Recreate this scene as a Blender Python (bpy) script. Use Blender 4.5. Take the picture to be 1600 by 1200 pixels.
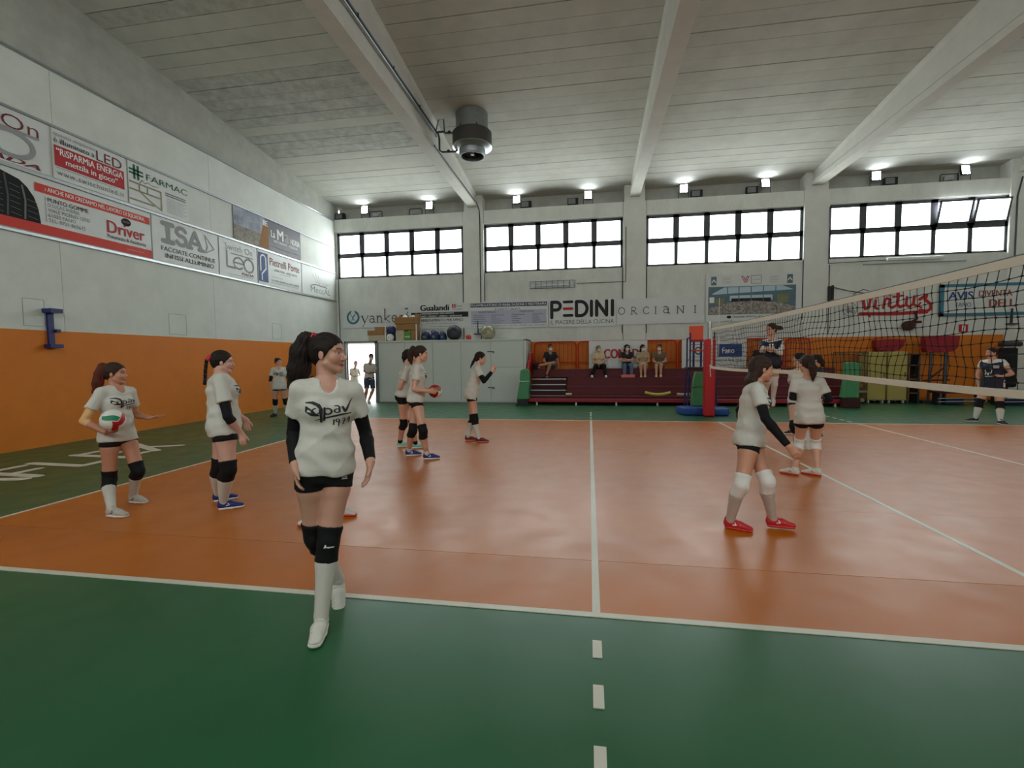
import bpy, bmesh, math, random
import numpy as np
from mathutils import Vector, Matrix
from mathutils.bvhtree import BVHTree

# ------------------------------------------------------------------ scene, camera, sky, exposure
scene = bpy.context.scene
for o in list(bpy.data.objects): bpy.data.objects.remove(o, do_unlink=True)
COL = scene.collection

CAM_POS = (-3.0412, -2.8017, 1.5769)
YAW, PITCH, ROLL = 0.1640, -0.0552, -0.0102
cam_data = bpy.data.cameras.new('camera'); cam = bpy.data.objects.new('camera', cam_data); COL.objects.link(cam)
cam_data.sensor_width = 36.0; cam_data.sensor_fit = 'HORIZONTAL'; cam_data.lens = 730.93/1600*36; cam_data.clip_end = 300
_f = Vector((-math.sin(YAW)*math.cos(PITCH), math.cos(YAW)*math.cos(PITCH), math.sin(PITCH)))
_r = Vector((math.cos(YAW), math.sin(YAW), 0)); _u = _r.cross(_f)
_r2 = _r*math.cos(ROLL)+_u*math.sin(ROLL); _u2 = _u*math.cos(ROLL)-_r*math.sin(ROLL)
_m = Matrix((( _r2.x, _u2.x, -_f.x, CAM_POS[0]), (_r2.y, _u2.y, -_f.y, CAM_POS[1]), (_r2.z, _u2.z, -_f.z, CAM_POS[2]), (0, 0, 0, 1)))
cam.matrix_world = _m
scene.camera = cam

world = bpy.data.worlds.new('sky'); scene.world = world; world.use_nodes = True
bg = world.node_tree.nodes['Background']; bg.inputs[0].default_value = (.86, .93, 1.0, 1); bg.inputs[1].default_value = 9.0   # overcast bright sky
WINDOW_LIGHT = 12.0     # daylight on the frosted panes; also drives the added near windows
LAMP_LIGHT = 60.0       # LED floodlight lenses
scene.view_settings.view_transform = 'Standard'; scene.view_settings.look = 'None'
scene.view_settings.gamma = 1.0; scene.view_settings.use_curve_mapping = False
scene.view_settings.exposure = -0.32

# ------------------------------------------------------------------ helpers
def lin(c):
    return tuple((x/255/12.92) if x/255 <= .04045 else ((x/255+.055)/1.055)**2.4 for x in c[:3])

def tag(o, label=None, cat=None, group=None, kind=None):
    if label: o['label'] = label
    if cat: o['category'] = cat
    if group: o['group'] = group
    if kind: o['kind'] = kind
    return o

MATS = {}
def mat(name, rgb, rough=.6, metal=0, var=0, vscale=8, bump=0, bscale=60, spec=.5, emit=0, stretch=None, rgb2=None, alpha=1, coat=0, trans=0):
    m = bpy.data.materials.new(name); m.use_nodes = True; nt = m.node_tree; b = nt.nodes['Principled BSDF']
    c = (*lin(rgb), 1)
    b.inputs['Base Color'].default_value = c; b.inputs['Roughness'].default_value = rough; b.inputs['Metallic'].default_value = metal
    b.inputs['Specular IOR Level'].default_value = spec; b.inputs['Coat Weight'].default_value = coat; b.inputs['Alpha'].default_value = alpha
    b.inputs['Transmission Weight'].default_value = trans
    if var or bump or rgb2:
        tc = nt.nodes.new('ShaderNodeTexCoord'); mp = nt.nodes.new('ShaderNodeMapping'); nt.links.new(tc.outputs['Object'], mp.inputs[0])
        if stretch: mp.inputs['Scale'].default_value = stretch
    if var or rgb2:
        n = nt.nodes.new('ShaderNodeTexNoise'); n.inputs['Scale'].default_value = vscale; n.inputs['Detail'].default_value = 6; n.inputs['Roughness'].default_value = .65
        nt.links.new(mp.outputs[0], n.inputs['Vector'])
        r = nt.nodes.new('ShaderNodeValToRGB'); r.color_ramp.elements[0].position = .3; r.color_ramp.elements[1].position = .72
        c2 = lin(rgb2) if rgb2 else tuple(x*(1-var) for x in c[:3]); c1 = c[:3] if rgb2 else tuple(min(1, x*(1+var*.5)) for x in c[:3])
        r.color_ramp.elements[0].color = (*c2, 1); r.color_ramp.elements[1].color = (*c1, 1)
        nt.links.new(n.outputs[0], r.inputs[0]); nt.links.new(r.outputs[0], b.inputs['Base Color'])
    if bump:
        n = nt.nodes.new('ShaderNodeTexNoise'); n.inputs['Scale'].default_value = bscale; n.inputs['Detail'].default_value = 4
        nt.links.new(mp.outputs[0], n.inputs['Vector'])
        bp = nt.nodes.new('ShaderNodeBump'); bp.inputs['Strength'].default_value = bump; bp.inputs['Distance'].default_value = .02
        nt.links.new(n.outputs[0], bp.inputs['Height']); nt.links.new(bp.outputs[0], b.inputs['Normal'])
    if emit:
        b.inputs['Emission Color'].default_value = c; b.inputs['Emission Strength'].default_value = emit
    MATS[name] = m; return m
def M(n): return MATS[n]

class MB:
    """collects shapes of ONE part and links them as one mesh object"""
    def __init__(s): s.v = []; s.f = []; s.mi = []; s.cur = 0
    def add(s, vs, fs):
        o = len(s.v); s.v += [tuple(v) for v in vs]; s.f += [tuple(i+o for i in f) for f in fs]; s.mi += [s.cur]*len(fs); return s
    def box(s, lo, hi, mx=None):
        (a, b, c), (d, e, f) = lo, hi
        vs = [(a, b, c), (d, b, c), (d, e, c), (a, e, c), (a, b, f), (d, b, f), (d, e, f), (a, e, f)]
        if mx is not None: vs = [mx @ Vector(v) for v in vs]
        return s.add(vs, [(3, 2, 1, 0), (4, 5, 6, 7), (0, 1, 5, 4), (1, 2, 6, 5), (2, 3, 7, 6), (3, 0, 4, 7)])
    def rbox(s, lo, hi, r=.01, mx=None):
        """box with chamfered edges"""
        bm = bmesh.new(); bmesh.ops.create_cube(bm, size=1)
        c = [(l+h)/2 for l, h in zip(lo, hi)]; d = [h-l for l, h in zip(lo, hi)]
        for v in bm.verts: v.co = Vector([v.co[i]*d[i]+c[i] for i in range(3)])
        bmesh.ops.bevel(bm, geom=bm.edges[:], offset=min(r, min(d)*.45), segments=2, affect='EDGES', profile=.5)
        bm.verts.index_update(); vs = [v.co.copy() for v in bm.verts]; fs = [[v.index for v in f.verts] for f in bm.faces]; bm.free()
        if mx is not None: vs = [mx @ v for v in vs]
        return s.add(vs, fs)
    def prism(s, poly, fn, d0, d1):
        """poly: 2-D outline; fn(u, v, d) -> xyz"""
        n = len(poly); vs = [fn(u, v, d0) for u, v in poly]+[fn(u, v, d1) for u, v in poly]
        return s.add(vs, [tuple(range(n-1, -1, -1)), tuple(range(n, 2*n))]+[(i, (i+1) % n, n+(i+1) % n, n+i) for i in range(n)])
    def tube(s, pts, r, n=6, closed=False, caps=True):
        pts = [Vector(p) for p in pts]; rings = []; N = len(pts); up = None
        for i, p in enumerate(pts):
            a = pts[(i-1) % N] if (closed or i > 0) else p; b = pts[(i+1) % N] if (closed or i < N-1) else p
            d = (b-a).normalized()
            if up is None: up = Vector((0, 0, 1)) if abs(d.z) < .9 else Vector((1, 0, 0))
            x = d.cross(up).normalized(); up = x.cross(d).normalized()
            rr = r[i] if isinstance(r, (list, tuple)) else r
            rings.append([p+(x*math.cos(2*math.pi*k/n)+up*math.sin(2*math.pi*k/n))*rr for k in range(n)])
        vs = [v for ring in rings for v in ring]; fs = []
        for i in range(N if closed else N-1):
            j = (i+1) % N
            fs += [(i*n+k, i*n+(k+1) % n, j*n+(k+1) % n, j*n+k) for k in range(n)]
        if caps and not closed: fs += [tuple(range(n-1, -1, -1)), tuple((N-1)*n+k for k in range(n))]
        return s.add(vs, fs)
    def lathe(s, prof, c=(0, 0, 0), n=24, axis='z', mx=None):
        """prof: (radius, height) pairs"""
        vs = []; c = Vector(c)
        for r, h in prof:
            for k in range(n):
                a = 2*math.pi*k/n; p = Vector((r*math.cos(a), r*math.sin(a), h))
                if axis == 'y': p = Vector((p.x, -p.z, p.y))
                if axis == 'x': p = Vector((p.z, p.x, p.y))
                if mx is not None: p = mx @ p
                vs.append(p+c)
        fs = [(i*n+k, i*n+(k+1) % n, (i+1)*n+(k+1) % n, (i+1)*n+k) for i in range(len(prof)-1) for k in range(n)]
        if prof[0][0] > 1e-4: fs.append(tuple(range(n-1, -1, -1)))
        if prof[-1][0] > 1e-4: fs.append(tuple((len(prof)-1)*n+k for k in range(n)))
        return s.add(vs, fs)
    def sphere(s, c, r, n=20, m=12, sc=(1, 1, 1)):
        prof = [(max(1e-5, math.sin(math.pi*i/m)), -math.cos(math.pi*i/m)) for i in range(m+1)]
        vs = []
        for pr, h in prof:
            for k in range(n):
                a = 2*math.pi*k/n; vs.append((c[0]+r*sc[0]*pr*math.cos(a), c[1]+r*sc[1]*pr*math.sin(a), c[2]+r*sc[2]*h))
        return s.add(vs, [(i*n+k, i*n+(k+1) % n, (i+1)*n+(k+1) % n, (i+1)*n+k) for i in range(m) for k in range(n)])
    def build(s, name, m, parent=None, smooth=False, origin=None, kind=None, label=None):
        me = bpy.data.meshes.new(name); o = origin or (0, 0, 0)
        me.from_pydata([(v[0]-o[0], v[1]-o[1], v[2]-o[2]) for v in s.v], [], s.f); me.validate(); me.update()
        for x in (m if isinstance(m, (list, tuple)) else [m]): me.materials.append(M(x) if isinstance(x, str) else x)
        if isinstance(m, (list, tuple)) and len(s.mi) == len(me.polygons): me.polygons.foreach_set('material_index', s.mi)
        if smooth:
            me.polygons.foreach_set('use_smooth', [True]*len(me.polygons))
            if smooth != True: me.set_sharp_from_angle(angle=math.radians(smooth))
        ob = bpy.data.objects.new(name, me); COL.objects.link(ob)
        if parent is not None:
            ob.parent = parent
            pl = Vector((0, 0, 0)); q = parent
            while q is not None: pl += Vector(q.location); q = q.parent
            ob.location = Vector(o)-pl
        else: ob.location = o
        if kind: ob['kind'] = kind
        if label: ob['label'] = label
        return ob

def empty(name, loc=(0, 0, 0)):
    o = bpy.data.objects.new(name, None); COL.objects.link(o); o.location = loc; o.empty_display_size = .2; return o

def dup(o, loc=None, parent=None):
    c = o.copy(); COL.objects.link(c)
    if loc is not None: c.location = loc
    c.parent = parent
    for ch in o.children: dup(ch, None, c)
    return c

# flat pieces and lettering on a plane: P = origin + u*U + v*V + n*N
class Plane:
    def __init__(s, O, U, V): s.O = Vector(O); s.U = Vector(U); s.V = Vector(V); s.N = s.U.cross(s.V)
    def p(s, u, v, n=0): return s.O+s.U*u+s.V*v+s.N*n
def flat(parent, pl, poly, m, n=.012, name='print', th=.002):
    b = MB(); b.prism(poly, lambda u, v, d: pl.p(u, v, d), n-th, n); return b.build(name, m, parent)
def rect(parent, pl, u0, v0, u1, v1, m, n=.012, name='print'): return flat(parent, pl, [(u0, v0), (u1, v0), (u1, v1), (u0, v1)], m, n, name)
def stroke_mb(b, pl, pts, w, n=.012, closed=False):
    """ribbon of width w (number or list) with round joints along 2-D points"""
    P = [Vector(p) for p in pts]; N = len(P); f0 = len(b.f); n += len(b.f)*4e-5
    W = w if isinstance(w, (list, tuple)) else [w]*N
    for i in range(N if closed else N-1):
        a, c = P[i], P[(i+1) % N]; d = c-a
        if d.length < 1e-6: continue
        q = Vector((-d.y, d.x)).normalized(); n += 4e-5; wa, wb = W[i]/2, W[(i+1) % N]/2
        b.add([pl.p(*(a+q*wa), n), pl.p(*(a-q*wa), n), pl.p(*(c-q*wb), n), pl.p(*(c+q*wb), n)], [(0, 1, 2, 3)])
    for i, a in enumerate(P):
        n += 4e-5; k = 10; b.add([pl.p(a.x+W[i]/2*math.cos(2*math.pi*j/k), a.y+W[i]/2*math.sin(2*math.pi*j/k), n) for j in range(k)], [tuple(range(k))])
    mw = max(W)/2*.7; b.groups = getattr(b, 'groups', [])+[(f0, len(b.f), min(p.x for p in P)-mw, min(p.y for p in P)-mw, max(p.x for p in P)+mw, max(p.y for p in P)+mw)]
def build_split(b, name, m, parent):
    """one object per letter: strokes whose boxes touch belong together"""
    G = [[g] for g in b.groups]; ch = True
    hit = lambda A, B: any(x[2] <= y[4] and y[2] <= x[4] and x[3] <= y[5] and y[3] <= x[5] for x in A for y in B)
    while ch:
        ch = False
        for i in range(len(G)):
            for j in range(i+1, len(G)):
                if hit(G[i], G[j]): G[i] += G.pop(j); ch = True; break
            if ch: break
    for g in G:
        q = MB()
        for f0, f1, *_ in g:
            for f in b.f[f0:f1]: q.add([b.v[i] for i in f], [tuple(range(len(f)))])
        q.build(name, m, parent)
def strokes(parent, pl, lines, w, m, n=.012, name='lettering'):
    b = MB()
    for l in lines: stroke_mb(b, pl, l, w, n)
    return build_split(b, name, m, parent)
def arc(cx, cy, rx, ry, a0, a1, k=14): return [(cx+rx*math.cos(math.radians(a0+(a1-a0)*i/k)), cy+ry*math.sin(math.radians(a0+(a1-a0)*i/k))) for i in range(k+1)]
def text_mesh(s, bold=0, shear=0, space=1.0):
    bold = min(bold, 0)
    cu = bpy.data.curves.new('t', 'FONT'); cu.body = s; cu.size = 1; cu.offset = bold; cu.shear = shear; cu.space_character = space
    cu.resolution_u = 3; cu.fill_mode = 'FRONT'
    ob = bpy.data.objects.new('t', cu); me = bpy.data.meshes.new_from_object(ob)
    co = np.zeros(len(me.vertices)*3); me.vertices.foreach_get('co', co); co = co.reshape(-1, 3)
    fs = [tuple(p.vertices) for p in me.polygons]
    bpy.data.objects.remove(ob); bpy.data.curves.remove(cu); bpy.data.meshes.remove(me)
    return co, fs
def text(parent, pl, s, u0, v0, u1, v1, m, n=.012, bold=0, shear=0, space=1.0, name='lettering', rot=0):
    co, fs = text_mesh(s, bold, shear, space)
    if not len(co): return None
    lo, hi = co.min(0), co.max(0); c = (co-lo)/np.maximum(hi-lo, 1e-6)
    b = MB(); k = (u1-u0)/max(1e-6, hi[0]-lo[0]); d = max(0, bold)*k*.9
    for i, dx in enumerate((0,) if d <= 0 else (0, -d, d)): b.add([pl.p(u0+d+(u1-u0-2*d)*x+dx, v0+(v1-v0)*y, n+i*6e-5) for x, y, _ in c], fs)
    return b.build(name, m, parent)
# ------------------------------------------------------------------ materials
mat('wall_white', (214, 217, 210), .75, var=.10, vscale=1.6, bump=.08, bscale=35)
mat('wall_concrete', (172, 172, 162), .85, var=.18, vscale=2.2, bump=.15, bscale=30)
mat('wall_panel', (220, 222, 215), .8, var=.16, vscale=1.5, bump=.1, bscale=30, stretch=(1, 1, .5))
mat('pillar', (222, 223, 216), .8, var=.08, vscale=2, bump=.08)
mat('ceiling_paint', (186, 185, 174), .85, var=.14, vscale=1.3, bump=.12, bscale=25)
mat('ceiling_stain', (178, 178, 168), .85, var=.30, vscale=4.0, bump=.12, bscale=25)
mat('beam_paint', (194, 192, 182), .8, var=.1, vscale=2, bump=.08)
mat('joint_dark', (70, 68, 62), .9)
mat('orange_wall', (214, 118, 14), .62, var=.08, vscale=3, bump=.05, bscale=50)
mat('steel', (170, 174, 176), .35, metal=.9)
mat('steel_dark', (70, 74, 78), .5, metal=.6)
mat('galv', (150, 155, 158), .45, metal=.7, var=.15, vscale=20)
mat('frame_dark', (70, 70, 78), .5)
mat('sock_grey', (190, 178, 168), .85)
mat('black', (14, 14, 15), .5)
mat('black_matte', (22, 22, 23), .85)
mat('ink', (26, 27, 30), .7)
mat('ink_grey', (110, 112, 112), .7)
mat('ink_light', (150, 152, 152), .7)
mat('ink_red', (178, 22, 30), .6)
mat('ink_darkred', (110, 18, 40), .6)
mat('ink_orange', (206, 52, 34), .6)
mat('ink_brown', (146, 66, 52), .7)
mat('ink_green', (14, 92, 60), .7)
mat('ink_blue', (34, 66, 130), .6)
mat('ink_navy', (30, 36, 84), .6)
mat('ink_teal', (62, 118, 140), .7)
mat('ink_lilac', (176, 178, 198), .7)
mat('ink_tan', (150, 142, 118), .7)
mat('ink_white', (232, 233, 230), .6)
mat('vinyl', (212, 215, 212), .45, var=.04, vscale=3)
mat('vinyl_dark', (92, 88, 96), .5, var=.1)
mat('paint_white', (214, 218, 212), .45)
mat('door_white', (206, 212, 206), .5, var=.04, vscale=2)
mat('red_paint', (176, 18, 18), .45, coat=.2)
mat('red_pad', (186, 14, 20), .5, bump=.05, bscale=20)
mat('red_fence', (186, 32, 12), .45)
mat('maroon', (100, 20, 30), .6, var=.14, vscale=4)
mat('maroon_dark', (62, 14, 20), .7, var=.1)
mat('crimson', (150, 16, 34), .5)
mat('blue_paint', (26, 34, 96), .45)
mat('blue_mat', (30, 74, 150), .55, bump=.15, bscale=6)
mat('green_mat', (66, 138, 88), .6, var=.08, bump=.2, bscale=5)
mat('orange_board', (226, 74, 22), .5)
mat('net_cord', (24, 22, 20), .9)
mat('net_tape', (222, 214, 196), .7, var=.05, vscale=10)
mat('cardboard', (156, 116, 72), .85, var=.12, vscale=6)
mat('cardboard_pale', (186, 176, 150), .85, var=.08, vscale=6)
mat('card_green', (84, 140, 52), .7)
mat('locker', (176, 160, 86), .55, var=.07, vscale=4)
mat('rust_mesh', (112, 88, 62), .7, metal=.3)
mat('yellow_foam', (200, 184, 88), .8)
mat('ball_navy', (34, 42, 92), .45, bump=.05)
mat('ball_black', (30, 36, 44), .4)
mat('ball_silver', (150, 146, 122), .32, metal=.25)
mat('ball_red', (206, 60, 46), .5)
mat('ball_white', (226, 224, 216), .5)
mat('ball_green', (16, 128, 84), .5)
mat('duct_grey', (128, 132, 132), .5, metal=.35, var=.12, vscale=8)
mat('casing_dark', (58, 56, 52), .6)
mat('tarmac', (176, 172, 164), .9, var=.1, vscale=4)
mat('render_white', (236, 236, 230), .85, var=.04)
# people
mat('shirt_white', (202, 199, 189), .85, var=.04, vscale=6, bump=.10, bscale=70)
mat('shirt_cream', (206, 186, 150), .85, bump=.1)
mat('shirt_dark', (30, 30, 34), .85, bump=.1)
mat('shirt_olive', (110, 92, 70), .85, bump=.1)
mat('jersey_navy', (26, 28, 50), .7, bump=.05)
mat('jersey_white', (214, 212, 206), .7)
mat('cloth_black', (13, 13, 15), .8, spec=.3, bump=.06, bscale=90)
mat('cloth_white', (222, 220, 214), .85, bump=.1)
mat('denim', (92, 112, 142), .85, var=.15, vscale=20)
mat('short_navy', (52, 62, 84), .85, var=.1)
mat('short_grey', (104, 112, 112), .85)
mat('dress_beige', (176, 156, 122), .85)
mat('shoe_white', (214, 212, 202), .55, var=.06, vscale=20)
mat('shoe_grey', (186, 182, 172), .55, var=.12, vscale=30)
mat('shoe_black', (20, 20, 22), .55)
mat('shoe_blue', (26, 38, 116), .5)
mat('shoe_red', (190, 34, 40), .5)
mat('shoe_maroon', (96, 22, 36), .5)
mat('shoe_mint', (132, 194, 178), .55)
mat('sole_white', (226, 224, 216), .6)
mat('sole_red', (206, 50, 50), .55)
mat('sole_pink', (226, 120, 120), .55)
mat('sole_black', (24, 24, 24), .7)
mat('tie_red', (196, 30, 52), .7)
mat('mask_white', (226, 226, 224), .8)
mat('tan_sleeve', (222, 172, 116), .8)
for _n, _c in (('hair_dark', (34, 24, 21)), ('hair_brown', (58, 38, 28)), ('hair_auburn', (96, 40, 24)), ('hair_grey', (120, 116, 110)), ('hair_fair', (150, 116, 70)), ('hair_black', (22, 18, 17))):
    mat(_n, _c, .55, spec=.25, var=.35, vscale=30, stretch=(6, 6, 1), bump=.35, bscale=90)
_s = mat('skin', (206, 156, 130), .5, bump=.02, bscale=120); _nt = _s.node_tree; _b = _nt.nodes['Principled BSDF']
_a = _nt.nodes.new('ShaderNodeVertexColor'); _a.layer_name = 'albedo'; _nt.links.new(_a.outputs[0], _b.inputs['Base Color'])
_b.inputs['Subsurface Weight'].default_value = .0
mat('lamp_lens', (235, 246, 255), .4, emit=LAMP_LIGHT)
mat('tube_lens', (226, 232, 226), .4)
# frosted window panes lit by the day outside: slightly uneven; the second is for added, unseen windows
for _pn, _pw in (('pane', WINDOW_LIGHT), ('pane_added', WINDOW_LIGHT*1.0)):
  _p = mat(_pn, (244, 247, 250), .5, emit=_pw); _nt = _p.node_tree; _b = _nt.nodes['Principled BSDF']
  _b.inputs['Base Color'].default_value = (.6, .6, .6, 1)
  _tc = _nt.nodes.new('ShaderNodeTexCoord'); _n = _nt.nodes.new('ShaderNodeTexNoise'); _n.inputs['Scale'].default_value = 1.4; _n.inputs['Detail'].default_value = 3
  _nt.links.new(_tc.outputs['Object'], _n.inputs['Vector'])
  _r = _nt.nodes.new('ShaderNodeValToRGB'); _r.color_ramp.elements[0].color = (.80, .88, .89, 1); _r.color_ramp.elements[1].color = (.92, 1, 1, 1)
  _nt.links.new(_n.outputs[0], _r.inputs[0]); _nt.links.new(_r.outputs[0], _b.inputs['Emission Color'])

def floor_mat(name, rgb, var, rough):
    m = mat(name, rgb, rough, spec=.6); nt = m.node_tree; b = nt.nodes['Principled BSDF']
    tc = nt.nodes.new('ShaderNodeTexCoord')
    n1 = nt.nodes.new('ShaderNodeTexNoise'); n1.inputs['Scale'].default_value = .9; n1.inputs['Detail'].default_value = 8
    n2 = nt.nodes.new('ShaderNodeTexNoise'); n2.inputs['Scale'].default_value = 3.5; n2.inputs['Detail'].default_value = 3
    for n in (n1, n2): nt.links.new(tc.outputs['Object'], n.inputs['Vector'])
    r = nt.nodes.new('ShaderNodeValToRGB'); c = lin(rgb)
    r.color_ramp.elements[0].position = .3; r.color_ramp.elements[1].position = .7
    r.color_ramp.elements[0].color = (*[x*(1-var) for x in c], 1); r.color_ramp.elements[1].color = (*[min(1, x*(1+var)) for x in c], 1)
    nt.links.new(n1.outputs[0], r.inputs[0]); nt.links.new(r.outputs[0], b.inputs['Base Color'])
    mr = nt.nodes.new('ShaderNodeMapRange'); mr.inputs[1].default_value = .2; mr.inputs[2].default_value = .8; mr.inputs[3].default_value = rough-.04; mr.inputs[4].default_value = rough+.10
    nt.links.new(n2.outputs[0], mr.inputs[0]); nt.links.new(mr.outputs[0], b.inputs['Roughness'])
    return m
floor_mat('floor_green', (20, 88, 48), .10, .34)
floor_mat('floor_orange', (184, 100, 0), .07, .34)
floor_mat('floor_orange_worn', (182, 98, 2), .09, .38)
floor_mat('floor_line', (206, 202, 186), .04, .40)
# ------------------------------------------------------------------ the hall
XL, XR, YF, YN = -13.2, 13.2, 15.0, -6.0
def roof(y): return 7.80+.095*(15-y) if y >= 4.5 else 7.80+.095*(15-4.5)-.095*(4.5-y)
floor = MB().box((XL-.4, YN-.4, -.2), (XR+.4, YF+.4, 0)).build('floor', 'floor_green', kind='structure')
tag(floor, 'glossy green sports floor around the orange court')
# orange court laid in long rolls, with white lines
edges = [0, .80, 2.3, 3.8, 5.3, 6.8, 8.2, 9.0]
for a, b in zip(edges, edges[1:]):
    ga, gb = (.003 if a == .8 else .0008), (.003 if b == .8 else .0008)
    MB().box((-9, a+ga, 0), (9, b-gb, .003)).build('floor_roll', 'floor_orange' if a else 'floor_orange_worn', floor)
def line(x0, y0, x1, y1): return MB().box((x0, y0, 0), (x1, y1, .0045)).build('court_line', 'floor_line', floor)
line(-9, 0, 9, .05); line(-9, 8.95, 9, 9); line(-9, .05, -8.95, 8.95); line(8.95, .05, 9, 8.95)
line(-.025, .05, .025, 8.95)
for x in (-3.025, 2.975):
    line(x, .05, x+.05, 8.95)
    for k in range(5):
        line(x, -.39-.36*k, x+.05, -.24-.36*k); line(x, 9.2+.35*k, x+.05, 9.35+.35*k)
# white lettering painted on the green beyond the end line, read from the court
pl = Plane((-10.62, 0, .0), (0, 1, 0), (-1, 0, 0)); pl.N = Vector((0, 0, 1))
_letters = {'T': [[(.35, 0), (.35, 1)], [(0, .93), (.7, .93)]], 'A': [[(0, 0), (.35, 1), (.7, 0)], [(.15, .35), (.55, .35)]], 'R': [[(.07, 0), (.07, 1)], [(.07, .93), (.6, .9), (.6, .55), (.07, .5)], [(.3, .5), (.68, 0)]],
            'F': [[(.07, 0), (.07, 1)], [(.07, .93), (.68, .93)], [(.07, .5), (.55, .5)]], 'L': [[(.07, 1), (.07, .07), (.66, .07)]], 'E': [[(.07, 0), (.07, 1)], [(.07, .93), (.66, .93)], [(.07, .5), (.58, .5)], [(.07, .07), (.66, .07)]],
            'X': [[(0, 0), (.68, 1)], [(.68, 0), (0, 1)]]}
for i, ch in enumerate('TARAFLEX'):
    y0 = -.06+.62*i
    strokes(floor, pl, [[(y0+u*.74+v*.05, v*1.08) for u, v in l] for l in _letters[ch]], .15, 'floor_line', n=.004, name='floor_letter')

# left wall: orange dado, white wall with rails, ledge, set-back concrete band
wl = MB().box((XL-.4, YN-.4, 0), (XL-.03, YF+.4, 9.2)).build('wall_left', 'wall_concrete', kind='structure')
wl.data.materials.clear(); wl.data.materials.append(M('wall_concrete'))
for a, b in ((YN, -1.2), (-1.2, 4.88), (4.88, 8.65), (8.65, 15.0)):
    MB().box((XL-.05, a+.004, 2.19), (XL, b-.004, 7.16)).build('wall_panel', 'wall_white', wl)
MB().box((XL-.05, YN, 0), (XL+.006, YF, 2.19)).build('wall_dado', 'orange_wall', wl)
MB().box((XL-.4, YN-.4, 7.16), (XL-.14, YF+.4, 7.17)).build('ledge', 'wall_concrete', wl)
for y0, dy, z in ((4.2, .34, 2.26), (7.2, .5, 2.25), (11.0, .45, 2.28)):   # faint blind hatches
    b = MB()
    for a in ((y0, z, y0+dy, z+.008), (y0, z+.5, y0+dy, z+.508), (y0, z, y0+.008, z+.5), (y0+dy, z, y0+dy+.008, z+.5)): b.box((XL, a[0], a[1]), (XL+.004, a[2], a[3]))
    b.build('hatch_outline', 'ink_light', wl)
for z, n in ((7.17, 1), (6.11, 2), (5.08, 3), (3.955, 4)):
    b = MB().box((XL-.002, YN+.1, z-.022), (XL+.035, 14.93, z+.022)).box((XL+.035, YN+.1, z-.03), (XL+.05, 14.93, z+.012))
    r = b.build('banner_rail', 'steel', None)
    tag(r, {1: 'topmost metal edge rail along the left wall ledge', 2: 'metal rail above the upper row of left wall banners', 3: 'metal rail between the two banner rows on the left wall', 4: 'metal rail under the lower row of left wall banners'}[n], 'rail', 'rails on the left wall')

# far wall
wf = MB()
segs = [(-13.2, -7.84), (-7.02, -1.82), (-1.0, 4.24), (5.04, 10.36), (11.1, 13.2)]
DOOR = (-12.0, -10.86, 2.22)
wf.box((XL, YF+.45, 6.7), (XR, YF+.6, 9.2))                 # set-back top
wf.box((XL-.4, YF+.001, 0), (-13.15, YF+.4, 2.3)).box((DOOR[1], YF+.001, 0), (XR+.4, YF+.4, 2.3)).box((-13.15, YF+.001, 2.24), (DOOR[1], YF+.4, 2.3))
wf.box((XL-.4, YF+.001, 2.3), (XR+.4, YF+.4, 4.86)).box((XL-.4, YF+.001, 6.68), (XR+.4, YF+.45, 7.2))
for a, b_ in ((XL-.4, -13.1), (-7.84, -7.02), (-1.82, -1.0), (4.24, 5.04), (10.36, 11.1), (13.1, XR+.4)): wf.box((a, YF+.001, 4.86), (b_, YF+.4, 6.68))
wall_far = wf.build('wall_far', 'wall_concrete', kind='structure')
for i, (a, b_) in enumerate(segs):
    MB().box((a+.01, YF-.03, 2.19), (b_-.01, YF+.002, 4.83)).build('wall_panel', 'wall_panel', wall_far)
    MB().box((a+.01, YF-.02, 6.71), (b_-.01, YF+.002, 7.21)).build('lintel_panel', 'wall_panel', wall_far)
    MB().box((max(a, -5.3)+.01, YF-.025, 0), (b_-.01, YF+.002, 2.19)).build('wall_dado', 'orange_wall', wall_far) if b_ > -5 else None
for x in (-7.43, -1.41, 4.64, 10.73):
    MB().box((x-.40, YF-.055, 0), (x+.40, YF+.01, 7.2)).build('pillar', 'pillar', wall_far)
    if -5 < x < 8: MB().box((x-.41, YF-.06, 0), (x+.41, YF-.05, 2.19)).build('wall_dado', 'orange_wall', wall_far)
    MB().box((x-.36, YF-.01, 7.2), (x+.36, YF+.46, 8.2)).build('pillar_head', 'pillar', wall_far)

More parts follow.
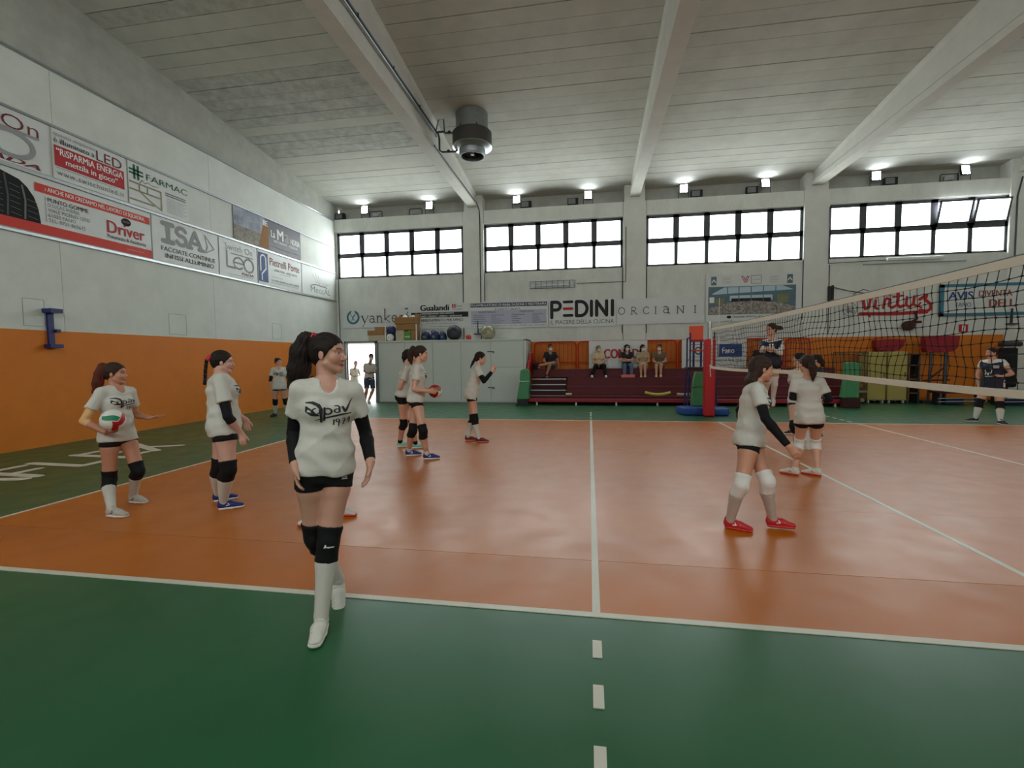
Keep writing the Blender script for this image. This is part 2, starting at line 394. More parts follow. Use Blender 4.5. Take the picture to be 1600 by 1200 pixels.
def window(n, x0, x1, y, sgn, opened=()):
    """ten frosted panes in a dark frame; sgn -1: faces -Y"""
    z0, z1 = 4.86, 6.68; yb = y-sgn*.10
    w = MB()
    fy = lambda a, b: (min(a, b), max(a, b))
    Y0, Y1 = fy(y-sgn*.02, y-sgn*.09)
    cols = [x0+(x1-x0)*i/5 for i in range(6)]; zm = z0+(z1-z0)*.5
    for a in ((x0, z0, x1, z0+.07), (x0, z1-.11, x1, z1)): w.box((a[0], Y0, a[1]), (a[2], Y1, a[3]))
    w.box((x0, Y0, zm-.09), (x1, Y1, zm+.09))
    for i, c in enumerate(cols):
        d = .05 if 0 < i < 5 else .09
        if 0 < i < 5: w.box((c-.105, Y0, zm), (c+.105, Y1, z1)).box((c-.065, Y0, z0), (c+.065, Y1, zm))
        else: w.box((c if i == 0 else c-d, Y0, z0), (c+d if i == 0 else c, Y1, z1))
    wo = w.build('window_%d' % n, 'frame_dark', kind='structure')
    for r in range(2):
        for i in range(5):
            a, b_ = cols[i]+(.10 if r else .06), cols[i+1]-(.10 if r else .06); c, d = (zm+.085, z1-.105) if r else (z0+.065, zm-.085)
            yy = y-sgn*.055
            if (r, i) in opened:   # casement hinged at its foot, leaning into the hall
                m_ = Matrix.Translation((0, yy+sgn*.05, c)) @ Matrix.Rotation(math.radians(-sgn*14 if sgn > 0 else 14), 4, 'X')
                b1 = MB(); b1.box((a, -.006, .04), (b_, .006, d-c)); p_ = b1.build('pane', 'pane', wo); 
                b2 = MB(); H = d-c
                for q in ((a-.05, 0, b_+.05, .05), (a-.05, H-.04, b_+.05, H+.02), (a-.05, 0, a, H), (b_, 0, b_+.05, H)): b2.box((q[0], -.025, q[1]), (q[2], .025, q[3]))
                s_ = b2.build('casement', 'frame_dark', wo)
                p_.matrix_local = m_; s_.matrix_local = m_
                continue
            MB().box((a, min(yy, yy-sgn*.008), c), (b_, max(yy, yy-sgn*.008), d)).build('pane', 'pane' if sgn < 0 else 'pane_added', wo)
    return wo
WX = [(-13.1, -7.84), (-7.02, -1.82), (-1.0, 4.24), (5.04, 10.36)]
for i, (a, b_) in enumerate(WX): window(i+1, a, b_, YF+.02, -1, {(1, 3), (1, 4)} if i == 3 else ())
# near wall, unseen behind the viewer, with windows added to brighten the hall; right wall
wn = MB().box((XL-.4, YN-.4, 0), (XR+.4, YN, 4.86)).box((XL-.4, YN-.4, 6.68), (XR+.4, YN, 9.0))
for a, b_ in ((XL-.4, -13.1), (-7.84, -7.02), (-1.82, -1.0), (4.24, 5.04), (10.36, XR+.4)): wn.box((a, YN-.4, 4.86), (b_, YN, 6.68))
wall_near = wn.build('wall_near', 'wall_panel', kind='structure')
MB().box((XL, YN-.02, 0), (XR, YN+.006, 2.19)).build('wall_dado', 'orange_wall', wall_near)
for i, (a, b_) in enumerate(WX): window(i+5, a, b_, YN-.02, 1)
wr_ = MB().box((XR, YN-.4, 0), (XR+.4, YF+.6, 9.2)).build('wall_right', 'wall_white', kind='structure')
MB().box((XR-.006, YN, 0), (XR+.02, YF, 2.19)).build('wall_dado', 'orange_wall', wr_)

# ceiling: pitched, planks between tapered beams
ce = MB()
prof = [(YN-.4, roof(YN-.4)), (4.5, roof(4.5)), (YF+.6, roof(YF+.6))]
poly = [(y, z+.03) for y, z in prof]+[(y, z+.25) for y, z in prof[::-1]]
ce.prism(poly, lambda u, v, d: (d, u, v), XL-.4, XR+.4)
ceiling = ce.build('ceiling', 'joint_dark', kind='structure')
MB().prism([(YN-.4, roof(YN-.4)), (4.5, roof(4.5)), (4.5, roof(4.5)+.05), (YN-.4, roof(YN-.4)+.05)], lambda u, v, d: (d, u, v), XL-.4, XR+.4).build('ceiling_slab', 'ceiling_paint', ceiling)
BX = [-13.35, -7.43, -1.41, 4.64, 10.73, 13.4]
rc = random.Random(3)
for bi in range(5):
    y = 15.45
    k = 0
    while y > 4.6:
        y0 = max(4.5, y-.41); gap = .024 if k % 3 == 2 else .013; dz = rc.uniform(-.004, .004)
        m_ = 'ceiling_stain' if (bi == 0 and y > 6 and y < 11.5 and rc.random() < .8) else 'ceiling_paint'
        a, b_ = BX[bi]+.03, BX[bi+1]-.03
        MB().prism([(y0+gap, roof(y0)+dz), (y-.002, roof(y)+dz), (y-.002, roof(y)+.05), (y0+gap, roof(y0)+.05)], lambda u, v, d: (d, u, v), a, b_).build('ceiling_plank', m_, ceiling)
        y -= .41; k += 1
for x in BX[1:5]:
    b = MB(); zb = 7.36
    ys = [YN, 4.5, YF+.44]
    def slab(w0, z0, z1, w1=None):
        for ya, yb_ in zip(ys, ys[1:]):
            A = []
            for yy in (ya, yb_):
                za = z0 if not callable(z0) else z0(yy); zc = z1 if not callable(z1) else z1(yy)
                A.append([(x-w0, yy, za), (x+w0, yy, za), (x+(w1 or w0), yy, zc), (x-(w1 or w0), yy, zc)])
            b.add(A[0]+A[1], [(0, 1, 2, 3), (7, 6, 5, 4), (0, 4, 5, 1), (1, 5, 6, 2), (2, 6, 7, 3), (3, 7, 4, 0)])
    slab(.17, zb, zb+.17); slab(.17, zb+.17, zb+.25, .10); slab(.10, zb+.25, lambda y: max(zb+.3, roof(y)-.16)); slab(.10, lambda y: max(zb+.3, roof(y)-.16), lambda y: roof(y)+.03, .16)
    b.build('beam', 'beam_paint', ceiling)

# low storage block with the doorway, along the far wall on the left
lb = MB()
lb.box((XL, 13.52, 0), (DOOR[0], 13.6, 2.24)).box((DOOR[1], 13.56, 0), (-5.3, 13.6, 2.24)).box((XL, 13.5, 2.2), (-5.24, YF-.06, 2.26))
lb.box((DOOR[1], 13.6, 0), (DOOR[1]+.06, YF, 2.2)).box((-5.3, 13.5, 0), (-5.24, YF-.06, 2.24))
block = lb.build('wall_storage', 'door_white', kind='structure')
tag(block, 'white storage partition below the banners')
cx = [-10.72, -9.72, -8.65, -7.6, -6.5, -5.32]
for a, b_ in zip(cx, cx[1:]):
    if b_ > -6: 
        MB().rbox((a+.012, 13.53, 1.27), (b_-.012, 13.56, 2.19), .004).build('cupboard_panel', 'door_white', block)
        MB().rbox((a+.012, 13.53, .03), (b_-.012, 13.56, 1.255), .004).build('cupboard_panel', 'door_white', block)
    else: MB().rbox((a+.012, 13.53, .03), (b_-.012, 13.56, 2.19), .004).build('cupboard_panel', 'door_white', block)
for z in (1.80, .52):
    MB().box((-6.62, 13.50, z), (-6.38, 13.53, z+.03)).box((-6.42, 13.48, z-.03), (-6.38, 13.53, z+.02)).build('cupboard_handle', 'frame_dark', block)
d1 = MB()
for a in ((DOOR[0]-.07, 0, DOOR[0], 2.26), (DOOR[1], 0, DOOR[1]+.10, 2.26), (DOOR[0]-.07, 2.19, DOOR[1]+.1, 2.27)): d1.box((a[0], 13.46, a[1]), (a[2], 13.62, a[3]))
door1 = d1.build('door_1', 'galv', kind='structure')
# outside, seen through the doorway
yard = MB().box((-30, YF+.6, -.22), (6, 40, -.02)).build('ground_outside', 'tarmac', kind='structure')
tag(yard, 'pale paved yard outside the doorway')
ow = MB().box((-30, 26, -.05), (6, 26.3, 5)).build('wall_outside', 'render_white', kind='structure'); tag(ow, 'white rendered wall across the yard')
# ------------------------------------------------------------------ lamps on the far ledge
def floodlight(x, z, label, tilt=18, yaw=0):
    o = empty('floodlight', (x, YF+.12, 7.21)); tag(o, label, 'floodlight', 'lit floodlights on the far ledge')
    h = z-7.21
    mx = Matrix.Translation((0, 0, h)) @ Matrix.Rotation(math.radians(yaw), 4, 'Z') @ Matrix.Rotation(math.radians(-tilt), 4, 'X')
    MB().rbox((-.14, -.02, -.155), (.14, .05, .155), .015, mx).build('housing', 'black_matte', o, origin=None).location = (0, 0, 0)
    b = MB().box((-.12, -.028, -.135), (.12, -.021, .135), mx); q = b.build('lens', 'lamp_lens', o); q.location = (0, 0, 0)
    b = MB().tube([(-.17, .02, 0), (-.17, .02, h), (-.15, .02, h)], .012).tube([(.17, .02, 0), (.17, .02, h), (.15, .02, h)], .012).box((-.18, -.02, 0), (.18, .06, .015)); q = b.build('bracket', 'steel_dark', o); q.location = (0, 0, 0)
    return o
LX = [(-11.92, 'first lit floodlight from the left wall on the far ledge'), (-9.22, 'second lit floodlight from the left wall on the far ledge'), (-5.76, 'lit floodlight on the ledge just right of the fan heater'), (-3.08, 'lit floodlight on the ledge above the right half of the second window'),
      (.31, 'lit floodlight on the ledge above the left half of the third window'), (3.03, 'lit floodlight on the ledge above the right half of the third window'), (6.5, 'lit floodlight on the ledge above the left half of the fourth window'), (9.13, 'rightmost lit floodlight on the far ledge')]
for i, (x, l) in enumerate(LX): floodlight(x, 7.58, l, 4+(i % 3)*5, (-6, 4, 0, 8, -8, 5, -5, 9)[i])
for i, x in enumerate((-11, -5, 1, 7)):      # added lamps of the same kind, unseen behind the viewer, brightening the hall
    o = floodlight(x, 7.60, 'x'); o.rotation_euler = (0, 0, math.pi); o.location = (x, YN+.12, 6.9)
    tag(o, 'added floodlight on the unseen wall opposite the windows, number %d from the left wall' % (i+1), 'floodlight', 'added floodlights opposite'); o['label'] = ('first', 'second', 'third', 'fourth')[i]+' added floodlight from the left on the unseen wall opposite the windows'
def old_lamp(x, label, kind):
    o = empty('unlit_lamp', (x, YF+.14, 7.205)); tag(o, label, 'lamp', 'unlit lamps on the far ledge')
    def loc(q): q.location = (0, 0, 0)
    if kind == 'box':
        loc(MB().rbox((-.20, -.06, .05), (.20, .10, .30), .015).build('housing', 'black_matte', o)); loc(MB().box((-.17, -.068, .08), (.10, -.061, .27)).build('glass', 'ink_grey', o)); loc(MB().box((-.22, -.03, 0), (.22, .05, .05)).build('bracket', 'steel_dark', o))
    else:
        loc(MB().tube([(-.27, 0, 0), (-.27, 0, .26), (-.24, 0, .29), (.22, 0, .29), (.25, 0, .26), (.25, 0, 0)], .016).build('bracket', 'black', o)); loc(MB().box((-.3, -.05, 0), (.3, .08, .03)).build('base', 'steel_dark', o)); loc(MB().rbox((-.16, -.02, .08), (.12, .05, .22), .01).build('housing', 'galv', o))
for x, k, l in ((-13.0, 'box', 'small black unlit lamp in the far left ceiling corner'), (-11.45, 'br', 'unlit lamp bracket beside the leftmost lit floodlight'), (-9.78, 'br', 'unlit lamp bracket below the second lit floodlight'), (-5.4, 'box', 'boxy unlit lamp on the ledge right of the fan heater'), (-3.64, 'box', 'boxy unlit lamp left of the fourth lit floodlight'),
                (.75, 'box', 'boxy unlit lamp right of the fifth lit floodlight'), (2.61, 'box', 'boxy unlit lamp left of the sixth lit floodlight'), (6.95, 'box', 'boxy unlit lamp right of the seventh lit floodlight'), (8.69, 'br', 'unlit lamp bracket left of the rightmost lit floodlight')): old_lamp(x, l, k)

# ------------------------------------------------------------------ fan heater and pipes on the first beam
fx, fy, fz = -6.22, 10.1, .34
fh = empty('fan_heater', (fx, fy, 6.78+fz)); tag(fh, 'round dark fan heater hanging under a grey duct from the ceiling', 'heater')
def atp(b, name, m, parent=fh, smooth=35): return b.build(name, m, parent, smooth=smooth, origin=(fx, fy, 6.78+fz))
atp(MB().lathe([(.44, 7.42), (.44, roof(fy)+.02-fz)], (fx, fy, fz), 28), 'duct', 'duct_grey')
for a in (0, 60, 120, 180, 240, 300):
    c, s_ = math.cos(math.radians(a)), math.sin(math.radians(a)); atp(MB().box((fx+c*.445-.012, fy+s_*.445-.012, 7.40+fz), (fx+c*.445+.012, fy+s_*.445+.012, 7.52+fz)), 'duct_clip', 'black')
atp(MB().lathe([(.40, 7.44), (.52, 7.44), (.54, 7.42), (.54, 7.08), (.52, 7.06), (.40, 7.06)], (fx, fy, fz), 32), 'casing', 'casing_dark')
atp(MB().lathe([(.54, 7.07), (.55, 7.04), (.47, 6.98), (.36, 6.97), (.345, 7.03), (.46, 7.04)], (fx, fy, fz), 32), 'ring', 'steel')
atp(MB().lathe([(.36, 6.99), (.365, 6.86), (.33, 6.80), (.315, 6.80), (.33, 6.88), (.335, 6.99)], (fx, fy, fz), 32), 'nozzle', 'galv')
atp(MB().lathe([(.33, 6.99), (.0001, 6.99)], (fx, fy, fz), 24), 'backplate', 'black')
for k in range(8):
    a = k*math.pi/4; m_ = Matrix.Translation((fx, fy, 6.9+fz)) @ Matrix.Rotation(a, 4, 'Z') @ Matrix.Rotation(math.radians(28), 4, 'X')
    atp(MB().box((.06, -.055, -.004), (.315, .055, .004), m_), 'fan_blade', 'steel_dark')
atp(MB().lathe([(.0001, 6.845), (.05, 6.85), (.065, 6.88), (.065, 6.93)], (fx, fy, fz), 16), 'hub', 'galv')
atp(MB().tube([(-7.260, 10.050, 7.860), (-7.010, 10.050, 7.860), (-6.960, 10.050, 7.820), (-6.810, 10.070, 7.820), (-6.660, 10.080, 7.790), (-6.560, 10.100, 7.700)], .028).tube([(-7.240, 10.050, 7.890), (-7.160, 10.050, 8.190), (-7.010, 10.050, 8.190), (-6.990, 10.050, 7.840)], .016), 'pipe', 'steel_dark')
atp(MB().tube([(-7.160, 10.000, 7.790), (-7.110, 9.950, 7.640), (-7.110, 9.950, 7.320), (-7.040, 9.950, 7.270), (-6.680, 10.000, 7.270), (-6.610, 10.020, 7.340), (-6.610, 10.020, 7.460)], .028), 'pipe', 'steel_dark')
atp(MB().sphere((-6.860, 10.070, 7.840), .05, 10, 6).sphere((-6.860, 9.970, 7.290), .045, 10, 6), 'valve', 'black')
for dz, r, l in ((.0, .026, 'upper'), (-.085, .026, 'lower')):
    b = MB().tube([(-7.26, YN+.05, 7.93+dz), (-7.26, 10.05, 7.93+dz), (-7.24, 10.1, 7.84+dz)], r)
    hp_o = b.build('heating_pipe', 'galv' if dz else 'steel_dark', smooth=35); tag(hp_o, l+' heating pipe running along the beam to the fan heater', 'pipe', 'heating pipes')
    for y in (np.arange(-4, 9.9, 1.6) if not dz else ()): MB().box((-7.335, y, 7.90), (-7.225, y+.03, 7.96)).build('bracket', 'steel_dark', hp_o)
cond = MB().tube([(-7.24, 9.9, 7.44), (-7.24, 14.3, 7.44), (-7.2, 14.6, 7.41), (-7.16, 14.85, 7.2), (-7.16, 14.93, 6.9), (-7.16, 14.93, 2.3)], .022).build('conduit', 'steel_dark', smooth=35)
tag(cond, 'dark pipe following the first beam and dropping down the pillar', 'pipe')
def conduit(pts, label, r=.014): tag(MB().tube(pts, r).build('conduit', 'steel_dark'), label, 'conduit', 'thin conduits on the far wall')
conduit([(-13.06, YF-.05, 4.85), (-13.06, YF-.05, 2.28)], 'thin conduit in the far left corner below the first window')
conduit([(-7.86, YF-.05, 4.85), (-7.86, YF-.05, 2.28)], 'thin conduit under the right edge of the first window')
conduit([(-7.0, YF-.06, 4.85), (-7.0, YF-.06, 3.78)], 'thin conduit under the left edge of the second window')
conduit([(-1.84, YF-.06, 4.9), (-1.84, YF-.06, 2.45)], 'thin conduit under the right edge of the second window')
conduit([(-1.72, YF-.075, 6.3), (-1.72, YF-.075, 4.33), (-3.5, YF-.06, 4.33)], 'thin conduit bending from the second pillar to the caged lamp')
conduit([(-.98, YF-.06, 4.85), (-.98, YF-.06, 2.45)], 'thin conduit under the left edge of the third window')
conduit([(4.24, YF-.06, 4.85), (4.24, YF-.06, 2.8)], 'thin conduit beside the right edge of the crowd photo poster')
conduit([(5.02, YF-.075, 6.6), (5.02, YF-.075, 4.7), (6.9, YF-.06, 4.74)], 'thin conduit from the third pillar to the long strip lamp')
conduit([(5.06, YF-.075, 4.65), (5.06, YF-.075, 2.3)], 'thin conduit down the right edge of the third pillar')
conduit([(10.62, YF-.07, 7.2), (10.5, YF-.075, 6.6), (10.5, YF-.075, 4.6)], 'thin conduit on the rightmost pillar', .022)
# caged lamp and strip lamp
cl = empty('caged_lamp', (-4.4, YF-.1, 4.3)); tag(cl, 'caged strip lamp on the wall under the second window', 'lamp')
def lc(b, n, m): q = b.build(n, m, cl, origin=(-4.4, YF-.1, 4.3)); return q
lc(MB().box((-5.2, YF-.06, 4.22), (-3.6, YF-.03, 4.40)), 'backplate', 'galv'); lc(MB().tube([(-5.05, YF-.1, 4.29), (-3.75, YF-.1, 4.29)], .025, 8), 'tube', 'tube_lens')
b = MB()
for z in (4.18, 4.44): b.tube([(-5.24, YF-.16, z), (-3.56, YF-.16, z)], .008, 4)
for x in np.linspace(-5.24, -3.56, 9): b.tube([(x, YF-.03, 4.18), (x, YF-.16, 4.18), (x, YF-.16, 4.44), (x, YF-.03, 4.44)], .008, 4)
lc(b, 'cage', 'black')
sl = MB().rbox((6.8, YF-.14, 4.70), (8.45, YF-.03, 4.80), .02).build('strip_lamp', 'tube_lens'); tag(sl, 'long pale strip lamp under the fourth window', 'lamp')
MB().box((6.1, YF-.07, 4.60), (9.15, YF-.04, 4.63)).build('cable_tray', 'galv', sl)
# wall brackets
wb = MB().box((XL, 4.56, 1.92), (XL+.05, 4.66, 2.58)).build('wall_bracket', 'blue_paint'); tag(wb, 'dark blue steel bracket bolted on the left wall', 'bracket')
MB().box((XL, 4.50, 2.52), (XL+.22, 4.70, 2.60)).build('arm', 'blue_paint', wb); MB().box((XL, 4.50, 1.86), (XL+.16, 4.72, 1.93)).build('foot', 'blue_paint', wb); MB().rbox((XL, 4.66, 2.16), (XL+.1, 4.74, 2.22), .01).build('clamp', 'blue_paint', wb)
sw = MB().box((5.02, YF-.12, 3.42), (5.10, YF-.06, 3.92)).box((5.14, YF-.12, 3.45), (5.2, YF-.06, 3.95)).build('swing_bracket', 'black'); tag(sw, 'black wall bracket with a swing arm on the third pillar', 'bracket')
MB().tube([(5.1, YF-.1, 3.9), (5.6, YF-.25, 3.72), (5.95, YF-.4, 3.62)], .018).tube([(5.7, YF-.3, 3.6), (5.95, YF-.4, 3.74), (6.1, YF-.45, 3.68)], .014).build('arm', 'steel_dark', sw)
for x, l in ((-7.28, 'small grey T-shaped wall bracket on the first pillar'), (10.48, 'small grey T-shaped wall bracket on the rightmost pillar')):
    tag(MB().box((x-.02, YF-.12, 2.55), (x+.02, YF-.055, 3.02)).box((x-.14, YF-.2, 2.50), (x+.14, YF-.055, 2.54)).build('wall_bracket', 'steel_dark'), l, 'bracket')
hr_ = MB().lathe([(.0001, -.1), (.12, -.1), (.16, -.08), (.16, .08), (.12, .1), (.0001, .1)], (7.42, YF-.24, 2.52), 18, 'y').build('projector', 'maroon_dark', smooth=35); tag(hr_, 'dark red round spotlight on a wall bracket under the red script lettering', 'spotlight')
MB().tube([(7.45, YF-.2, 2.6), (7.72, YF-.15, 2.75), (7.72, YF-.06, 3.0)], .04).box((7.6, YF-.2, 2.6), (7.84, YF-.12, 2.68)).build('arm', 'maroon_dark', hr_)
sg_ = MB().box((9.03, YF-.05, 2.28), (9.29, YF-.032, 2.54)).build('safety_sign', 'ink_red'); tag(sg_, 'small red and white square safety sign on the far wall', 'sign')
pl = Plane((9.03, YF-.05, 2.28), (1, 0, 0), (0, 0, 1)); rect(sg_, pl, .08, .04, .18, .22, 'ink_white', .004)

# ------------------------------------------------------------------ banners
def banner(pl, w, h, m, label, group, wave=.004, name='banner', u0=0, v0=0):
    nu, nv = max(2, int(w/.25)), max(2, int(h/.25)); r = random.Random(label); ph = r.uniform(0, 6); b = MB(); vs = []
    for sd in (0, 1):
        for j in range(nv+1):
            for i in range(nu+1):
                u, v = w*i/nu, h*j/nv; d = 0 if sd == 0 else .004+wave*(.5+.5*math.sin(u*3.1+ph+v*2))
                vs.append(pl.p(u0+u, v0+v, d))
    k = (nu+1)*(nv+1); idx = lambda i, j: j*(nu+1)+i; fs = []
    for j in range(nv):
        for i in range(nu):
            q = (idx(i, j), idx(i+1, j), idx(i+1, j+1), idx(i, j+1)); fs.append(tuple(x+k for x in q)); fs.append(q[::-1])
    rim = [idx(i, 0) for i in range(nu+1)]+[idx(nu, j) for j in range(1, nv+1)]+[idx(i, nv) for i in range(nu-1, -1, -1)]+[idx(0, j) for j in range(nv-1, 0, -1)]
    for a, c in zip(rim, rim[1:]+rim[:1]): fs.append((a, c, c+k, a+k))
    b.add(vs, fs); o = b.build(name, m); tag(o, label, 'banner', group); return o
def L(y, z): return Plane((XL+.012, y, z), (0, 1, 0), (0, 0, 1))
def F(x, z, d=.09): return Plane((x, YF-d, z), (1, 0, 0), (0, 0, 1))
GL, GF = 'advertising banners on the left wall', 'advertising banners on the far wall'
N0 = .013
# upper row, left wall
pl = L(1.9, 5.13); o = banner(pl, 2.88, .95, 'vinyl', 'large white lighting banner with a grey ring letter, cut by the left picture edge', GL)
text(o, pl, 'Switch On', .75, .62, 2.72, .86, 'ink_darkred', N0, -.01)
bb = MB(); stroke_mb(bb, pl, [(.3, .86), (.3, .12), (.8, .12)], .09, N0); stroke_mb(bb, pl, [(1.05, .36), (1.65, .36)]+arc(1.35, .36, .30, .23, 0, 315), .075, N0); stroke_mb(bb, pl, arc(2.28, .36, .34, .22, 0, 360, 28), .08, N0); stroke_mb(bb, pl, [(1.2, .60), (2.7, .60)], .05, N0); build_split(bb, 'lettering', 'ink_light', o)
text(o, pl, 'PADA', 1.72, .03, 2.72, .12, 'ink_darkred', N0, .03, .3)
pl = L(4.84, 5.13); o = banner(pl, 1.46, .95, 'vinyl', 'white banner with a red box about saving energy on the left wall', GL)
text(o, pl, 'questo impianto', .02, .80, .80, .89, 'ink_light', N0); text(o, pl, 'è illuminato a', .03, .69, .78, .79, 'ink', N0, .01); text(o, pl, 'LED', .82, .66, 1.36, .86, 'ink_darkred', N0, .0)
rect(o, pl, .03, .25, 1.40, .64, 'ink_red', N0-.001); text(o, pl, '“RiSPARMiA ENERGiA', .06, .47, 1.37, .60, 'ink_white', N0+.002, .025); text(o, pl, 'mettila in gioco”', .22, .28, 1.25, .43, 'ink_white', N0+.002, .02)
rect(o, pl, .05, .215, 1.2, .225, 'ink_light', N0); text(o, pl, 'www.switchonled.it', .06, .08, 1.38, .18, 'ink_grey', N0, 0, 0, 1.2)
pl = L(6.34, 5.13); o = banner(pl, 1.58, .95, 'vinyl', 'white pharmacy banner with a green cross and a street map on the left wall', GL)
for a in ((.12, .58, .17, .90), (.21, .58, .26, .90), (.02, .76, .36, .80), (.02, .68, .36, .72)): rect(o, pl, *a, 'ink_green', N0)
text(o, pl, 'FARMAC', .44, .66, 1.55, .80, 'ink_green', N0, .0); strokes(o, pl, [[(.25, .50), (.33, .62), (.38, .55), (.46, .60), (.6, .57), (.75, .60)]], .012, 'ink_grey', N0)
strokes(o, pl, [[(.02, .50), (.80, .50)], [(.02, .34), (.78, .34)], [(.25, .5), (.25, .34), (.5, .2), (.78, .08)], [(.80, .5), (.80, .07)], [(.02, .12), (.6, .12)], [(.45, .34), (.45, .5)]], .035, 'ink_tan', N0, 'map')
for k in range(2): rect(o, pl, .92, .52-.05*k, 1.5, .545-.05*k, 'ink_grey', N0)
for k in range(8): rect(o, pl, .95, .40-.045*k, 1.5-.08*(k % 2), .408-.045*k, 'ink_light', N0)
pl = L(9.46, 5.13); o = banner(pl, 3.2, .96, 'vinyl_dark', 'dark restaurant banner with white letters on the left wall', GL)
_m = mat('smoke_print', (176, 184, 200), .5, rgb2=(74, 76, 84), vscale=2.2, var=.5); _m2 = mat('crowd_print', (150, 132, 100), .5, rgb2=(28, 26, 24), vscale=13, var=.6)
rect(o, pl, 0, .42, 1.35, .96, 'smoke_print', N0-.002, 'photo_print'); rect(o, pl, 0, 0, 1.35, .42, 'crowd_print', N0-.002, 'photo_print'); flat(o, pl, [(1.05, .02), (1.50, .02), (1.52, .80), (1.25, .74)], 'cardboard', N0-.001, 'photo_print')
text(o, pl, 'La', 1.62, .44, 1.82, .66, 'ink_white', N0, .03); text(o, pl, 'M', 1.92, .42, 2.25, .76, 'ink_white', N0, .03); text(o, pl, 'a', 2.30, .42, 2.55, .72, 'ink_light', N0, .04); text(o, pl, 'NDRIA', 2.62, .43, 3.14, .62, 'ink_white', N0, .04)
text(o, pl, 'IE', 1.25, .72, 1.48, .88, 'ink_white', N0, .04); text(o, pl, 'RISTORANTE - PIZZERIA', 1.75, .30, 3.0, .38, 'ink_white', N0, .02); text(o, pl, 'VIA ROMA FANO TEL.', 1.6, .12, 3.1, .17, 'ink_light', N0)
# lower row
pl = L(2.4, 3.99); o = banner(pl, 4.42, 1.05, 'vinyl', 'white tyre dealer banner with a big black tyre and red stripes', GL)
rect(o, pl, 0, .01, 4.42, .19, 'ink_orange', N0-.001); rect(o, pl, 2.1, .78, 4.40, .94, 'ink_orange', N0-.001)
ty = [(.3, .19), (2.17, .19)]+[(2.14, .45), (2.08, .65), (1.98, .80), (1.86, .90), (1.6, .97), (1.2, 1.0), (.9, 1.0), (.55, .96), (.4, .7)]
flat(o, pl, ty, 'black_matte', N0, 'tyre_print')
for k in range(6):
    x = .62+k*.26; strokes(o, pl, [[(x, .22), (x+.02, .55), (x-.02, (.93, .95, .96, .95, .93, .80)[k])]], .03, 'ink_grey' if k % 2 else 'steel_dark', N0+.002, 'tread')
    strokes(o, pl, [[(x+.05, .28+.1*j), (x+.2, .25+.1*j)] for j in range(6 if k < 5 else 4)], .008, 'ink_grey', N0+.002, 'tread')
text(o, pl, '› ANCHE NOI CREDIAMO NEL LAVORO DI SQUADRA.', 2.26, .81, 4.28, .91, 'ink_white', N0+.002, .02)
text(o, pl, 'PUNTO GOMME', 2.3, .64, 3.04, .72, 'ink', N0, .015)
for k, t in enumerate(('DI LUCA E ANDREA', 'VIALE PICENO 137/D', '61032 FANO', 'TEL. 0721 863675')): text(o, pl, t, 2.3, .55-.095*k, (2.86, 3.06, 2.78, 2.96)[k], .62-.095*k, 'ink_grey', N0)
rect(o, pl, 2.26, .25, 2.268, .72, 'ink_light', N0); text(o, pl, 'Driver', 3.40, .36, 4.26, .62, 'ink_red', N0, .03); text(o, pl, 'Pneumatici & Assistenza', 3.40, .25, 4.28, .33, 'ink', N0, .01)
flat(o, pl, arc(3.83, .68, .11, .085, 0, 345, 23), 'black_matte', N0+.001); text(o, pl, 'DRIVER', 3.75, .665, 3.91, .70, 'ink_light', N0+.003); text(o, pl, 'www.driveritalia.it', 3.82, .09, 4.22, .11, 'ink_white', N0+.002); text(o, pl, 'www.puntogomme.it', .9, .10, 1.3, .12, 'ink_white', N0+.002)
pl = L(6.86, 3.99); o = banner(pl, 1.98, 1.05, 'vinyl', 'white window maker banner with grey slab letters and a triangle', GL)
I_ = [[(.28, .51), (.56, .51)], [(.42, .51), (.42, .93)], [(.28, .93), (.56, .93)]]
S_ = [arc(.80, .83, .13, .10, 20, 250)+arc(.80, .62, .14, .11, 90, -160)]; A_ = [[(1.02, .51), (1.22, .93), (1.42, .51)], [(1.1, .64), (1.34, .64)], [(.97, .51), (1.10, .51)], [(1.35, .51), (1.48, .51)]]
bb = MB()
for l in I_: stroke_mb(bb, pl, l, .12, N0)
for l in S_: stroke_mb(bb, pl, l, .10, N0)
for l in A_: stroke_mb(bb, pl, l, .09, N0)
build_split(bb, 'lettering', 'ink_light', o); strokes(o, pl, [[(1.54, .94), (1.84, .64), (1.54, .48), (1.61, .66), (1.54, .94)]], .025, 'ink_light', N0)
text(o, pl, 'FACCIATE CONTINUE', .22, .27, 1.86, .38, 'ink', N0, .01); text(o, pl, 'INFISSI ALLUMINIO', .32, .11, 1.80, .22, 'ink', N0, .01)
pl = L(8.88, 3.99); o = banner(pl, 1.5, 1.05, 'vinyl', 'smaller white lighting banner with grey letters beside the blue door logo', GL)
text(o, pl, 'Switch On', .22, .76, 1.3, .94, 'ink_light', N0, -.01)
bb = MB(); stroke_mb(bb, pl, [(.27, .72), (.27, .28), (.58, .28)], .06, N0); stroke_mb(bb, pl, [(.52, .44), (.92, .44)]+arc(.72, .44, .20, .16, 0, 315), .05, N0); stroke_mb(bb, pl, arc(1.14, .44, .2, .19, 0, 360, 24), .05, N0); stroke_mb(bb, pl, [(.42, .68), (1.32, .68)], .03, N0); build_split(bb, 'lettering', 'ink_light', o)
text(o, pl, 'PADA', .82, .12, 1.32, .20, 'ink_darkred', N0, .03, .3); rect(o, pl, .3, .08, 1.3, .09, 'ink_light', N0)
pl = L(10.42, 3.99); o = banner(pl, 2.22, 1.05, 'vinyl', 'white door maker banner with a blue arched door logo', GL)
